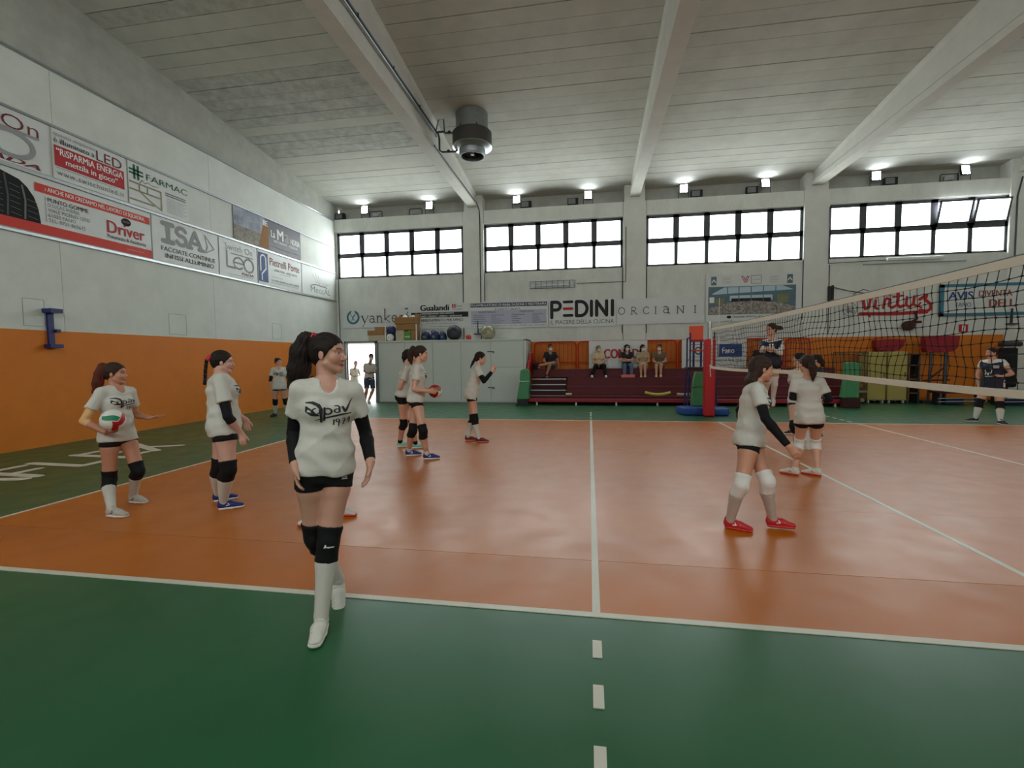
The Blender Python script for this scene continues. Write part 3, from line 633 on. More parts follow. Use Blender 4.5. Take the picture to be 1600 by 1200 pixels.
rect(o, pl, .02, .08, .46, .98, 'ink_blue', N0-.001); strokes(o, pl, [[(.12, .42), (.12, .78)]+arc(.24, .78, .12, .13, 180, 0, 10)+[(.36, .50), (.17, .32), (.17, .14)]], .05, 'ink_white', N0)
text(o, pl, 'Pietrelli Porte', .55, .66, 2.10, .90, 'ink_brown', N0, .005); text(o, pl, 'LINEA CASA - LINEA HOTEL', .75, .50, 1.98, .57, 'ink_grey', N0, .01); rect(o, pl, 1.0, .44, 1.6, .45, 'ink_light', N0); rect(o, pl, .6, .30, 1.2, .31, 'ink_light', N0)
text(o, pl, 'Tel. 0721 854485 Fax 0721 856936', .6, .16, 2.05, .22, 'ink_grey', N0, .01); rect(o, pl, .6, .11, 1.98, .12, 'ink_light', N0)
pl = L(12.68, 3.99); o = banner(pl, 2.1, 1.05, 'vinyl', 'white banner with a fan of grey rays in the far left corner', GL)
text(o, pl, 'MeccAL', .52, .12, 1.85, .34, 'ink_grey', N0, -.012); strokes(o, pl, [[(1.0+.06*k, .40), (.62+.2*k, .56+.28*math.exp(-((k-1)/2)**2))] for k in range(7)], .012, 'ink_grey', N0, 'rays'); strokes(o, pl, [[(.55, .36), (.8, .42), (1.6, .39)]], .03, 'ink_grey', N0, 'rays')

# far wall banners
pl = F(-12.95, 2.86); o = banner(pl, 2.95, .80, 'vinyl', 'white banner with a blue laurel ring and black serif name', GF, .02)
bb = MB(); stroke_mb(bb, pl, arc(.52, .42, .25, .25, 110, 430, 26), .055, .03); stroke_mb(bb, pl, arc(.52, .42, .21, .21, 120, 420, 26), .03, .03); build_split(bb, 'emblem', 'ink_teal', o); strokes(o, pl, [[(.40, .55), (.50, .42), (.62, .57)], [(.50, .42), (.46, .28)], [(.6, .52), (.5, .38), (.62, .28)]], .025, 'ink_teal', .03, 'emblem')
xh, base_ = .46, .20; bb = MB(); wS = .035
def se(x, y, w=.10): stroke_mb(bb, pl, [(x-w/2, y), (x+w/2, y)], .014, .03)
stroke_mb(bb, pl, [(.90, xh), (1.02, base_)], .045, .03); stroke_mb(bb, pl, [(1.16, xh), (1.02, base_), (.97, .08), (.90, .06)], .02, .03); se(.90, xh); se(1.16, xh)
stroke_mb(bb, pl, arc(1.32, .28, .09, .075, 0, 360, 16), .03, .03); stroke_mb(bb, pl, [(1.26, xh-.02), (1.34, xh), (1.41, xh-.04), (1.41, base_+.02), (1.46, base_)], .032, .03)
stroke_mb(bb, pl, [(1.56, xh), (1.56, base_)], .038, .03); stroke_mb(bb, pl, [(1.56, xh-.07), (1.66, xh), (1.73, xh-.06), (1.73, base_)], .034, .03); se(1.56, base_); se(1.73, base_); se(1.54, xh, .06)
stroke_mb(bb, pl, [(1.88, .72), (1.88, base_)], .038, .03); stroke_mb(bb, pl, [(2.06, xh), (1.90, .33), (2.08, base_)], .026, .03); se(1.88, base_); se(2.08, base_); se(2.06, xh); se(1.86, .72, .06)
for x in (2.28, 2.58): stroke_mb(bb, pl, arc(x, .33, .10, .13, 0, 310, 16), .034, .03); stroke_mb(bb, pl, [(x-.1, .34), (x+.1, .34)], .016, .03)
build_split(bb, 'lettering', 'ink', o); rect(o, pl, 2.72, .68, 2.86, .74, 'ink_teal', .03); strokes(o, pl, [[(2.78, .32), (2.80, .5), (2.84, .58)]], .03, 'ink_navy', .03)
pl = F(-10.0, 2.76); o = banner(pl, 2.36, .98, 'vinyl', 'white office supplier banner with bold black name and black stripe', GF)
text(o, pl, 'Gualandi', .40, .70, 1.58, .93, 'ink', N0, .045); rect(o, pl, .02, .44, 2.34, .64, 'ink', N0-.001); text(o, pl, 'CONCESSIONARIO ESCLUSIVISTA', .40, .56, 1.78, .62, 'ink_white', N0+.002, .02); text(o, pl, 'FANO • PESARO • URBINO • SENIGALLIA', .40, .46, 2.10, .52, 'ink_white', N0+.002, .02)
text(o, pl, 'ARREDAMENTO PER UFFICI', .40, .28, 2.12, .38, 'ink', N0, .02); text(o, pl, '0721 805712 www.gualandi-fano.it', .65, .17, 1.9, .23, 'ink_grey', N0); text(o, pl, 'commerciale@gualandi-fano.it', .75, .06, 1.8, .12, 'ink_grey', N0)
rect(o, pl, 1.70, .80, 1.84, .93, 'ink_red', N0); text(o, pl, '8', 1.74, .82, 1.80, .91, 'ink_white', N0+.002); text(o, pl, 'olivetti', 1.86, .83, 2.1, .89, 'ink', N0); text(o, pl, 'TOSHIBA', 1.70, .71, 2.1, .76, 'ink_red', N0)
pl = F(-7.61, 2.74, .10); o = banner(pl, 3.05, .98, 'vinyl', 'pale lilac clinic banner with a navy title stripe', GF, .01)
rect(o, pl, .05, .80, 3.0, .95, 'ink_navy', N0+.004); text(o, pl, 'POLIAMBULATORIO DI RIABILITAZIONE E FISIOTERAPIA', .07, .83, 2.98, .92, 'ink_white', N0+.007, .01); text(o, pl, 'di Cesetti M. e Sanseri A.', 1.0, .68, 2.0, .76, 'ink', N0+.004)
rect(o, pl, .06, .14, 2.98, .67, 'ink_lilac', N0+.003); text(o, pl, 'TERAPIE MANUALI', .35, .58, 1.05, .64, 'ink', N0+.006); text(o, pl, 'TERAPIA FISICA', 1.95, .58, 2.5, .64, 'ink', N0+.006)
r = random.Random(5)
for cx_ in (.15, .85, 1.65, 2.45):
    for k in range(5): rect(o, pl, cx_, .48-.075*k, cx_+r.uniform(.2, .55), .50-.075*k, 'ink_grey', N0+.006)
text(o, pl, 'Via Arceviese 27 60019 FANO (PU)  Tel. 0721 827084  Cell. 3291244824', .06, .04, 2.98, .11, 'ink_grey', N0+.004)
pl = F(-4.53, 2.73); o = banner(pl, 2.46, 1.02, 'vinyl', 'white kitchen banner with thick rounded black letters and one red bar', GF)
bb = MB(); w_ = .12; y0, y1 = .40, .92
stroke_mb(bb, pl, [(.10, y0-.05), (.10, y1), (.26, y1)]+arc(.28, .775, .14, .145, 90, -90, 8)+[(.12, .63)], w_, N0)
for y in (.42, .92): stroke_mb(bb, pl, [(.56, y), (.86, y)], .10, N0)
stroke_mb(bb, pl, [(1.02, y0), (1.02, y1), (1.15, y1)]+arc(1.17, .66, .24, .26, 90, -90, 12)+[(1.02, y0)], w_, N0)
stroke_mb(bb, pl, [(1.57, y0), (1.57, y1)], w_, N0); stroke_mb(bb, pl, [(1.76, y0), (1.76, y1), (2.12, y0), (2.12, y1)], w_, N0); stroke_mb(bb, pl, [(2.33, y0), (2.33, y1)], w_, N0)
build_split(bb, 'lettering', 'ink', o); strokes(o, pl, [[(.56, .67), (.86, .67)]], .10, 'ink_red', N0); text(o, pl, 'IL PIACERE DELLA CUCINA', .04, .10, 2.38, .25, 'ink', N0, -.008)
pl = F(-2.05, 2.77, .10); o = banner(pl, 3.05, .93, 'vinyl', 'white banner with widely spaced thin serif capitals', GF, .008)
bb = MB(); n_ = N0+.004; a_, c_ = .36, .62
def s2(l, w): stroke_mb(bb, pl, l, w, n_)
def sf(x, y, w=.09): s2([(x-w/2, y), (x+w/2, y)], .012)
s2(arc(.18, .49, .11, .125, 0, 360, 20), .022); s2([(.54, a_), (.54, c_), (.62, c_)]+arc(.62, .555, .06, .065, 90, -90, 8)+[(.54, .49)], .022); s2([(.60, .49), (.72, a_)], .022); sf(.54, a_); sf(.72, a_, .05)
s2(arc(1.06, .49, .11, .125, 40, 320, 16), .022); s2([(1.38, a_), (1.38, c_)], .026); sf(1.38, a_); sf(1.38, c_)
s2([(1.66, .58), (1.74, .62), (1.82, .56), (1.82, .38), (1.88, .37)], .026); s2(arc(1.74, .45, .085, .07, 0, 360, 14), .022); s2([(2.14, a_), (2.14, c_), (2.34, a_), (2.34, c_)], .022); sf(2.14, a_); sf(2.34, c_); sf(2.12, c_, .05); s2([(2.74, a_), (2.74, c_)], .026); sf(2.74, a_); sf(2.74, c_)
build_split(bb, 'lettering', 'ink', o)
# poster with a crowd photo
pl = F(1.06, 2.80); o = banner(pl, 3.14, 1.64, 'vinyl', 'tall white poster with a group photo and club logos under the third window', GF, .003, 'poster')
_m3 = mat('crowd_print2', (196, 184, 168), .5, rgb2=(40, 44, 62), vscale=16, var=.6); mat('hall_print', (84, 112, 124), .5, var=.2, vscale=3); mat('skylight_print', (176, 200, 216), .5); mat('field_print', (122, 128, 84), .5, var=.2)
rect(o, pl, .08, .24, 2.95, 1.22, 'hall_print', N0-.002, 'photo_print'); flat(o, pl, [(.20, .97), (.60, 1.19), (2.50, 1.21), (2.88, 1.06), (.25, .95)], 'skylight_print', N0, 'photo_print')
for x in (.72, 1.1, 1.5, 1.9, 2.3): rect(o, pl, x-.015, .70, x+.015, 1.20, 'hall_print', N0+.002, 'photo_print')
rect(o, pl, .32, .58, .62, .80, 'field_print', N0+.001, 'photo_print'); rect(o, pl, 2.35, .62, 2.72, .92, 'field_print', N0+.001, 'photo_print'); rect(o, pl, .80, .72, 2.2, .90, 'skylight_print', N0-.0005, 'photo_print'); rect(o, pl, .85, .66, 2.15, .80, 'ink', N0+.0005, 'photo_print')
flat(o, pl, [(.1, .26), (2.94, .26), (2.94, .46), (2.5, .62), (1.6, .70), (.9, .68), (.3, .52), (.1, .5)], 'crowd_print2', N0+.003, 'photo_print'); rect(o, pl, .12, .66, .28, .86, 'ink_white', N0+.001, 'photo_print')
for x in (.17, 2.66): rect(o, pl, x, 1.28, x+.18, 1.58, 'hall_print', N0, 'emblem'); strokes(o, pl, [[(x+.03, 1.38), (x+.09, 1.47), (x+.15, 1.38)]], .03, 'ink_white', N0+.002, 'emblem')
for x in (.55, 2.1):
    for k in range(4): rect(o, pl, x, 1.52-.06*k, x+.30-.04*(k % 2), 1.53-.06*k, 'ink_grey', N0)
strokes(o, pl, [[(1.18, 1.56), (1.28, 1.36), (1.34, 1.36), (1.42, 1.56), (1.36, 1.56), (1.31, 1.42), (1.24, 1.56), (1.18, 1.56)]], .022, 'ink_red', N0, 'emblem'); strokes(o, pl, [[(1.50, 1.30), (1.82, 1.30), (1.82, 1.58), (1.50, 1.58), (1.50, 1.30)]], .014, 'ink_navy', N0, 'emblem'); text(o, pl, 'CUCINE', 1.55, 1.42, 1.77, 1.46, 'ink_grey', N0)
flat(o, pl, arc(.78, .15, .08, .05, 0, 345, 16), 'ink', N0, 'emblem'); text(o, pl, 'STAGIONE SPORTIVA 2017', .9, .12, 1.9, .18, 'ink', N0, .02); flat(o, pl, arc(2.25, .10, .08, .05, 0, 345, 16), 'ink', N0, 'emblem'); rect(o, pl, .6, .02, .8, .03, 'ink_grey', N0); text(o, pl, '8', .84, 0, .88, .06, 'ink', N0); rect(o, pl, 2.5, .12, 2.75, .13, 'ink_grey', N0)
# painted wall lettering and the blood donors' board
pl = F(6.0, 2.80, .04); o = banner(pl, 2.3, .84, 'wall_panel', 'red script club name painted on the far wall behind the net', 'painted signs behind the net', .001, 'painted_sign')
bb = MB()
def vs(l, w=.085): stroke_mb(bb, pl, l, w, N0)
vs([(.05, .62), (.14, .66), (.20, .32), (.32, .36), (.36, .66)]); vs([(.52, .60), (.50, .36), (.60, .32)], .09); vs(arc(.53, .72, .03, .03, 0, 300, 8), .06); vs([(.76, .34), (.80, .62), (.86, .66), (.96, .62), (.92, .42), (1.02, .34), (1.12, .40)])
vs([(1.20, .80), (1.18, .44), (1.26, .36), (1.36, .40)], .10); vs([(1.04, .70), (1.34, .74)], .06); vs([(1.46, .68), (1.44, .42), (1.54, .36), (1.66, .46), (1.68, .70), (1.66, .44), (1.76, .38)]); vs([(1.84, .60), (2.04, .74), (2.0, .58), (2.16, .44), (2.18, .28), (2.06, .20), (1.86, .24)], .10); vs([(1.86, .48), (1.80, .38), (1.9, .32)], .06)
vs([(.06, .16), (1.1, .14), (2.05, .18)], .12); vs([(.32, .14), (.36, .06)], .06); build_split(bb, 'lettering', 'ink_red', o); text(o, pl, 'PALLAVOLO', .75, .72, 1.12, .78, 'ink', N0+.001, .02)
pl = F(5.46, 2.86, .07); o = banner(pl, .52, .52, 'wall_panel', 'small round grey club emblem left of the red script', 'painted signs behind the net', .001, 'painted_sign'); strokes(o, pl, [arc(.26, .26, .22, .22, 0, 360, 26)], .02, 'ink_grey', N0); text(o, pl, 'FIRST', .12, .28, .40, .38, 'ink_grey', N0); text(o, pl, 'YMO', .14, .12, .42, .24, 'ink', N0, .02)
pl = F(8.38, 2.81, .07); o = banner(pl, 2.55, 1.05, 'vinyl', 'white board with a blue border behind the net at the right', 'painted signs behind the net', .001, 'painted_sign')
for a in ((0, 0, 2.55, .10), (0, .95, 2.55, 1.05), (0, 0, .16, 1.05)): rect(o, pl, *a, 'ink_teal', N0)
text(o, pl, 'AVIS', .28, .55, 1.0, .80, 'ink_blue', N0, .03); text(o, pl, 'FANO', .50, .30, .95, .44, 'ink_teal', N0, .01); text(o, pl, 'DIVENTA', 1.15, .62, 2.1, .82, 'ink_brown', N0, .03); text(o, pl, 'DELL', 1.45, .28, 2.2, .52, 'ink_brown', N0, .05)

# ------------------------------------------------------------------ things on top of the storage block
ZT = 2.262
def bx(name, lo, hi, m, label, lid=None, group='boxes on the storage partition'):
    o = MB().rbox(lo, hi, .012).build(name, m); tag(o, label, 'box', group)
    if lid: 
        MB().box((lo[0]-.01, lo[1]-.16, hi[2]-.03), (hi[0]+.01, lo[1]+.01, hi[2]+.0), None).build('flap', lid, o); MB().box((lo[0]+.02, lo[1]-.004, lo[2]+(hi[2]-lo[2])*.5-.02), (hi[0]-.02, lo[1]-.001, lo[2]+(hi[2]-lo[2])*.5+.02)).build('tape', 'cardboard_pale', o)
    return o
o = bx('cardboard_box', (-11.36, 14.0, ZT), (-10.70, 14.5, 2.66), 'cardboard_pale', 'pale open cardboard box above the doorway'); MB().box((-11.30, 14.42, 2.62), (-10.68, 14.46, 2.84)).build('flap', 'cardboard', o); MB().box((-11.38, 13.97, 2.5), (-10.72, 14.0, 2.68)).build('flap', 'cardboard', o)
bx('cardboard_box', (-10.26, 14.0, ZT), (-9.93, 14.4, 2.67), 'cardboard_pale', 'cream upright cardboard box left of the green box')
o = bx('green_box', (-9.92, 14.0, ZT), (-9.67, 14.4, 2.62), 'card_green', 'small green box with white writing under the brown box'); pl = Plane((-9.92, 13.996, ZT), (1, 0, 0), (0, 0, 1)); text(o, pl, 'erreà', .03, .13, .22, .21, 'ink_white', .004, .02)
bx('cardboard_box', (-9.66, 14.0, ZT), (-9.44, 14.4, 2.67), 'cardboard', 'brown upright cardboard box right of the green box')
o = bx('cardboard_box', (-10.22, 13.98, 2.675), (-9.46, 14.42, 2.90), 'cardboard', 'lower of two brown cartons stacked above the green box')
o = bx('cardboard_box', (-10.28, 13.96, 2.905), (-9.44, 14.44, 3.15), 'cardboard', 'upper open brown carton holding white balls'); MB().box((-9.46, 13.95, 3.12), (-9.42, 14.45, 3.28)).build('flap', 'cardboard', o); MB().box((-10.27, 14.42, 3.1), (-9.9, 14.45, 3.26)).build('flap', 'cardboard', o)
for x, l in ((-9.95, 'white ball peeking out of the left of the upper carton'), (-9.62, 'white ball peeking out of the right of the upper carton')): tag(MB().sphere((x, 14.2, 3.15), .10, 14, 8).build('ball', 'ball_white', smooth=True), l, 'ball', 'balls in the upper carton')
def gball(name, c, r, m, label, seams=True):
    o = MB().sphere(c, r, 28, 16).build(name, m, smooth=True); tag(o, label, 'ball', 'balls on the storage partition')
    if seams: MB().lathe([(.0001, 0), (.02, 0), (.02, .004), (.0001, .004)], (c[0], c[1]-r-.001, c[2]), 10, 'y').build('valve', 'black', o)
    return o
gball('medicine_ball', (-10.47, 14.1, 2.68), .18, 'ball_navy', 'dark blue ball resting above the white ball beside the cartons'); gball('volleyball', (-10.46, 13.96, ZT+.14), .14, 'ball_white', 'white ball beside the cartons on the partition'); gball('medicine_ball', (-10.48, 14.5, ZT+.18), .18, 'ball_navy', 'blue ball hidden behind the white ball beside the cartons')
gball('exercise_ball', (-8.04, 14.25, ZT+.285), .285, 'ball_black', 'big black exercise ball on the storage partition'); gball('exercise_ball', (-6.74, 14.22, ZT+.275), .275, 'ball_silver', 'big silvery gym ball on the storage partition'); gball('rubber_ball', (-7.46, 14.15, ZT+.105), .105, 'ball_red', 'small red rubber ball on the storage partition')
def bag(x, w, h, label):
    o = empty('sports_bag', (x, 14.2, ZT)); tag(o, label, 'bag', 'blue bags on the storage partition')
    b = MB(); pts = []
    prof = [(0.0001, 0), (.9, .0), (1.0, .25), (.98, .6), (.75, .9), (.3, 1.0), (.0001, .97)]
    n = 18; vs = []
    for r_, z in prof:
        for k in range(n):
            a = 2*math.pi*k/n; q = 1+.08*math.sin(3*a+x*7); vs.append((r_*w/2*math.cos(a)*q, r_*.2*math.sin(a)*q, z*h))
    b.add(vs, [(i*n+k, i*n+(k+1) % n, (i+1)*n+(k+1) % n, (i+1)*n+k) for i in range(len(prof)-1) for k in range(n)])
    q = b.build('bag_body', 'ball_navy', o, smooth=True); q.location = (0, 0, 0); q = MB().tube([(-w*.25, -.16, h*.8), (-w*.2, -.22, h*1.02), (w*.2, -.22, h*1.02), (w*.25, -.16, h*.8)], .014).build('handle', 'black', o); q.location = (0, 0, 0)
    q = MB().box((-w*.12, -.215, h*.3), (w*.12, -.205, h*.5)).build('patch', 'card_green' if w < .45 else 'ball_silver', o); q.location = (0, .0, 0)
bag(-9.14, .36, .34, 'round blue sports bag right of the cartons'); bag(-8.77, .34, .36, 'middle blue sports bag with a light patch'); bag(-8.45, .26, .32, 'blue sports bag beside the big black ball')
for x in (-10.62, -9.40): tag(MB().tube([(x, 13.9, ZT), (x, 13.9, ZT+.78 if x < -10 else ZT+.62)], .022).build('post', 'paint_white'), 'white upright rail left of the cartons' if x < -10 else 'white upright rail right of the cartons', 'post', 'uprights on the partition')

# ------------------------------------------------------------------ stand of seats with railing
st = empty('bleachers', (0, 13.9, 0)); tag(st, 'dark red stepped bleachers along the far wall', 'bleachers')
X0, X1 = -5.05, 4.95
def sb(lo, hi, n, m, r=.008): return MB().rbox(lo, hi, r).build(n, m, st)
tiers = [(12.82, .30), (13.25, .59), (13.68, .87), (14.12, 1.15)]
for i, (y, z) in enumerate(tiers):
    y2 = tiers[i+1][0]+.02 if i < 3 else 14.75
    a = X0+1.25 if i in (1, 2) else X0
    sb((a, y, z-.035), (X1, y2, z), 'tread', 'maroon', .004)
    sb((a, y+.02, z-(.285 if i else .12)), (X1, y+.05, z-.036), 'riser', 'maroon' if i else 'maroon_dark', .004)
sb((X0-.05, 12.70, .10), (X1, 12.82, .22), 'kick_board', 'crimson', .02)
sb((X0, 13.0, .02), (X1, 13.05, .26), 'back_board', 'maroon_dark')
for x in np.arange(X0+.25, X1, 1.3): sb((x, 12.9, 0), (x+.05, 14.7, .10), 'foot_beam', 'steel_dark'); MB().box((x, 12.74, 0), (x+.05, 12.79, .10)).build('foot', 'paint_white', st)
for x in np.arange(X0+.3, X1, 1.3): sb((x, 14.2, .1), (x+.06, 14.7, 1.11), 'support', 'steel_dark')
for k, (y, z) in enumerate(((12.86, .30), (13.08, .48), (13.30, .66), (13.52, .84))):
    sb((X0+.02, y, z-.03), (X0+1.22, y+.3, z), 'step', 'maroon_dark', .004); sb((X0+.02, y-.012, z-.028), (X0+1.22, y+.01, z+.012), 'step_edge', 'steel', .004); sb((X0+.02, y+.02, z-.18), (X0+1.2, y+.04, z-.03), 'step_riser', 'maroon_dark', .003)
def foam(x0, x1, z, sag, m, label, y=12.90):
    pts = [(x0+(x1-x0)*t, y, .348+sag*(1-math.sin(math.pi*t))) for t in np.linspace(0, 1, 9)]; tag(MB().tube(pts, .045, 8).build('foam_roll', m, smooth=True), label, 'foam', 'foam rolls under the front seat')
foam(-1.25, -.45, .40, .07, 'yellow_foam', 'yellow foam roll sagging along the front seat edge'); foam(-.25, .15, .385, .01, 'cardboard_pale', 'pale foam roll right of the yellow one on the front seat'); foam(-3.82, -3.62, .40, .0, 'cardboard_pale', 'short pale foam roll beside the bleacher steps')
pb_ = MB().rbox((-1.95, 13.70, .871), (-1.50, 13.80, .96), .012).build('shoe_box', 'sole_pink'); tag(pb_, 'low pink box at the feet of the curly-haired woman', 'box'); MB().box((-1.96, 13.69, .935), (-1.49, 13.81, .968)).build('lid', 'sole_pink', pb_)
# crowd barriers behind the top row
x = X0-.04; i = 0
bw = [1.60, 1.75, 1.75, 1.75, 1.75, .80]
lab = ['leftmost red barrier panel, behind the seated man', 'second red barrier panel from the left, partly under the white banner', 'third red barrier panel from the left', 'red barrier panel behind the referee stand', 'red barrier panel behind the jumping player', 'narrow rightmost red barrier panel on the bleachers']
for w, l in zip(bw, lab):
    o = empty('barrier_panel', (x+w/2, 14.66, 1.15)); tag(o, l, 'barrier', 'red barrier panels behind the top row')
    a, b_ = x+.03, x+w-.03; z0, z1 = 1.17, 2.16
    def bp(m, n): return m.build(n, 'red_fence', o, origin=(x+w/2, 14.66, 1.15))
    bp(MB().tube([(a, 14.66, z0), (a, 14.66, z1-.14), (a+.04, 14.66, z1-.04), (a+.14, 14.66, z1), (b_-.14, 14.66, z1), (b_-.04, 14.66, z1-.04), (b_, 14.66, z1-.14), (b_, 14.66, z0)], .028, 6), 'frame')
    bp(MB().tube([(a, 14.66, 1.40), (b_, 14.66, 1.40)], .02, 6), 'lower_rail')
    nb = max(4, int(w/.16))
    for k in range(1, nb): bp(MB().tube([(a+(b_-a)*k/nb, 14.66, 1.40), (a+(b_-a)*k/nb, 14.66, z1)], .012, 5), 'bar')
    bp(MB().box((a-.03, 14.50, 1.152), (a+.03, 14.72, 1.17)).box((b_-.03, 14.50, 1.152), (b_+.03, 14.72, 1.17)), 'foot')
    x += w+.02
rs = MB()
rs.prism([(12.95, .5), (14.6, 1.2), (14.6, 1.75), (14.1, 1.75), (13.9, 1.5), (13.6, 1.42), (13.4, 1.2), (13.1, 1.05)], lambda u, v, d: (d, u, v), X0-.14, X0-.06)
tag(rs.build('side_guard', 'red_paint'), 'red stepped side guard at the left end of the bleachers', 'guard')
bxo = MB().rbox((X0-.02, 14.25, 1.152), (X0+.2, 14.5, 1.38), .02).build('small_bag', 'black_matte'); tag(bxo, 'small dark bag on the top bench at the left end', 'bag'); MB().tube([(X0+.02, 14.35, 1.37), (X0+.05, 14.35, 1.44), (X0+.13, 14.35, 1.44), (X0+.16, 14.35, 1.37)], .012).build('handle', 'black', bxo)
pl = Plane((-3.05, 14.57, 1.17), (1, 0, 0), (0, 0, 1)); o = banner(pl, 2.06, 1.0, 'vinyl', 'white supermarket banner hung on the red barriers behind the spectators', 'banners on the barriers', .03); text(o, pl, 'CONAD', .52, .36, 1.78, .70, 'ink_red', .04, .06)
pl = Plane((.20, 14.60, 1.17), (1, 0, 0), (0, 0, 1)); o = banner(pl, 2.15, 1.0, 'vinyl', 'white bank banner hung on the barriers behind the referee stand', 'banners on the barriers', .006)
strokes(o, pl, [[(.30, .38), (1.2, .38), (1.2, .82), (.30, .82), (.30, .38)]], .015, 'ink_navy', .014); strokes(o, pl, [arc(.55, .60, .10, .12, 0, 360, 16), [(.42, .6), (.68, .6)]], .04, 'ink_navy', .014, 'emblem'); text(o, pl, 'BCC', .75, .50, 1.1, .70, 'ink_navy', .014, .02); rect(o, pl, 1.2, .38, 2.0, .82, 'ink_blue', .013); text(o, pl, 'Fano', 1.35, .50, 1.75, .70, 'ink_white', .016, .02); text(o, pl, 'Gruppo Bancario Iccrea', .2, .20, 2.0, .32, 'ink', .014)

# ------------------------------------------------------------------ mats leaning about
def leaning_mat(pts, label, m='green_mat', y0=12.4, y1=12.62, lean=.15):
    b = MB(); zm = max(z for _, z in pts)
    b.prism(pts, lambda u, v, d: (u, d+lean*v/zm, v), y0, y1); o = b.build('gym_mat', m); tag(o, label, 'mat', 'green gym mats'); bpy.context.view_layer.update()
    mod = o.modifiers.new('bevel', 'BEVEL'); mod.width = .03; mod.segments = 2
    return o
o = leaning_mat([(-5.42, .20), (-5.0, .22), (-5.02, .5), (-4.98, .75), (-5.0, 1.15), (-5.06, 1.21), (-5.25, 1.2), (-5.3, 1.15), (-5.33, .7)], 'green gym mat leaning between storage doors and bleachers'); MB().tube([(-5.34, 12.44, .82), (-5.16, 12.42, .80), (-4.99, 12.44, .82)], .012).build('strap', 'ink_white', o)
b = MB().box((-5.45, 12.42, 0), (-5.0, 12.6, .05)).box((-5.4, 12.45, .05), (-5.05, 12.58, .2)); q = b.build('dolly', 'black', o)
o = leaning_mat([(-.27, .21), (.16, .21), (.14, .7), (.15, 1.14), (-.16, 1.15), (-.22, .9)], 'green gym mat standing behind the red post padding', y0=10.62, y1=10.82, lean=.06); MB().tube([(-.25, 10.66, .72), (.15, 10.66, .76)], .01).build('strap', 'black', o)
o = leaning_mat([(4.36, .30), (4.82, .30), (4.84, .7), (4.92, 1.3), (4.7, 1.36), (4.5, 1.34), (4.48, .9)], 'green gym mat leaning at the right end of the bleachers'); MB().rbox((4.4, 12.42, 0), (4.85, 12.64, .295), .02).build('base_block', 'maroon_dark', o)
for lo, hi, l, rz in (((-.62, 10.25, 0), (.05, 10.85, .20), 'blue landing mat left of the red padded post', 8), ((.12, 10.2, 0), (.62, 10.8, .19), 'blue landing mat right of the red padded post', -6)):
    c = [(lo[i]+hi[i])/2 for i in range(3)]; b = MB().rbox((lo[0]-c[0], lo[1]-c[1], 0), (hi[0]-c[0], hi[1]-c[1], hi[2]), .05, Matrix.Rotation(math.radians(rz), 4, 'Z')); o = b.build('landing_mat', 'blue_mat', origin=None); o.location = (c[0], c[1], .004); tag(o, l, 'mat', 'blue mats around the net post')
    q = MB().box((-.25, -.32, .08), (.25, -.31, .1)).box((-.2, -.2, hi[2]), (.2, .2, hi[2]+.004)).build('strap', 'ink_blue', o); q.location = (0, 0, 0)

# ------------------------------------------------------------------ net, posts, referee stand
for y, l in ((10.05, 'tall red padded net post beside the blue mats'), (-1.05, 'near red padded net post outside the right picture edge')):
    o = empty('net_post', (0.04, y, 0)); tag(o, l, 'net post', 'net posts')
    q = MB().rbox((-.13, -.13, .01), (.13, .13, 2.02), .04).build('padding', 'red_pad', o); q.location = (0, 0, 0)
    q = MB().lathe([(.05, 0), (.05, 2.45), (.0001, 2.46)], n=16).build('pole', 'steel', o, smooth=35); q.location = (0, 0, 0)
    q = MB().tube([(.0, -.14, 1.05), (-.02, -.17, 1.2), (-.02, -.17, 1.36)], .012).build('rope', 'net_tape', o); q.location = (0, 0, 0)
net = empty('volleyball_net', (0, 4.5, 1.27)); tag(net, 'volleyball net with black mesh and pale tapes across the right half', 'net')
YA, YB = -.55, 9.65
def sagt(y): t = (y-YA)/(YB-YA); return -.035*4*t*(1-t)+.03
zt = lambda y: 2.26+sagt(y); zb_ = lambda y: 1.30-.02*math.sin((y+.5)*.9)
rn = random.Random(11)
def nb_(b, n, m, kind=None): return b.build(n, m, net, origin=(0, 4.5, 1.27), kind=kind)
b = MB(); ys = np.linspace(YA, YB, 60)
def band(b, zf, h, th=.008):
    vs = []; 
    for y in ys:
        z = zf(y); vs += [(-th, y, z-h), (-th, y, z), (th, y, z), (th, y, z-h)]
    fs = []
    for i in range(len(ys)-1):
        for k in range(4): fs.append((i*4+k, i*4+(k+1) % 4, (i+1)*4+(k+1) % 4, (i+1)*4+k))
    fs += [(0, 1, 2, 3), tuple((len(ys)-1)*4+k for k in (3, 2, 1, 0))]; b.add(vs, fs)
band(b, zt, .07); nb_(b, 'top_tape', 'net_tape'); b = MB(); band(b, lambda y: zb_(y)+.03, .06, .01); nb_(b, 'bottom_tape', 'net_tape')
b = MB().tube([(.0, YA-.4, zt(YA)+.0)]+[(0, y, zt(y)+.006) for y in ys]+[(0, YB+.35, zt(YB))], .005, 5); nb_(b, 'cable', 'steel_dark')
b = MB(); cols_ = np.arange(YA+.05, YB, .1); rows_ = 9
def node(j, k):
    y = cols_[j]; t = k/(rows_+1); z = zt(y)-.06-(zt(y)-.06-zb_(y))*t
    wob = .035*math.sin(t*math.pi)*math.sin(j*.35+k*1.1)+.05*t*(1-t)*math.sin(j*.13)
    return (.03*math.sin(j*.21+t*3)*t*(1-t)*4, y+wob*.9, z+.012*math.sin(j*.5+k))
for j in range(len(cols_)): b.tube([node(j, k) for k in range(rows_+2)], .0034, 3, caps=False)
for k in range(1, rows_+1): b.tube([node(j, k) for j in range(len(cols_))], .0034, 3, caps=False)
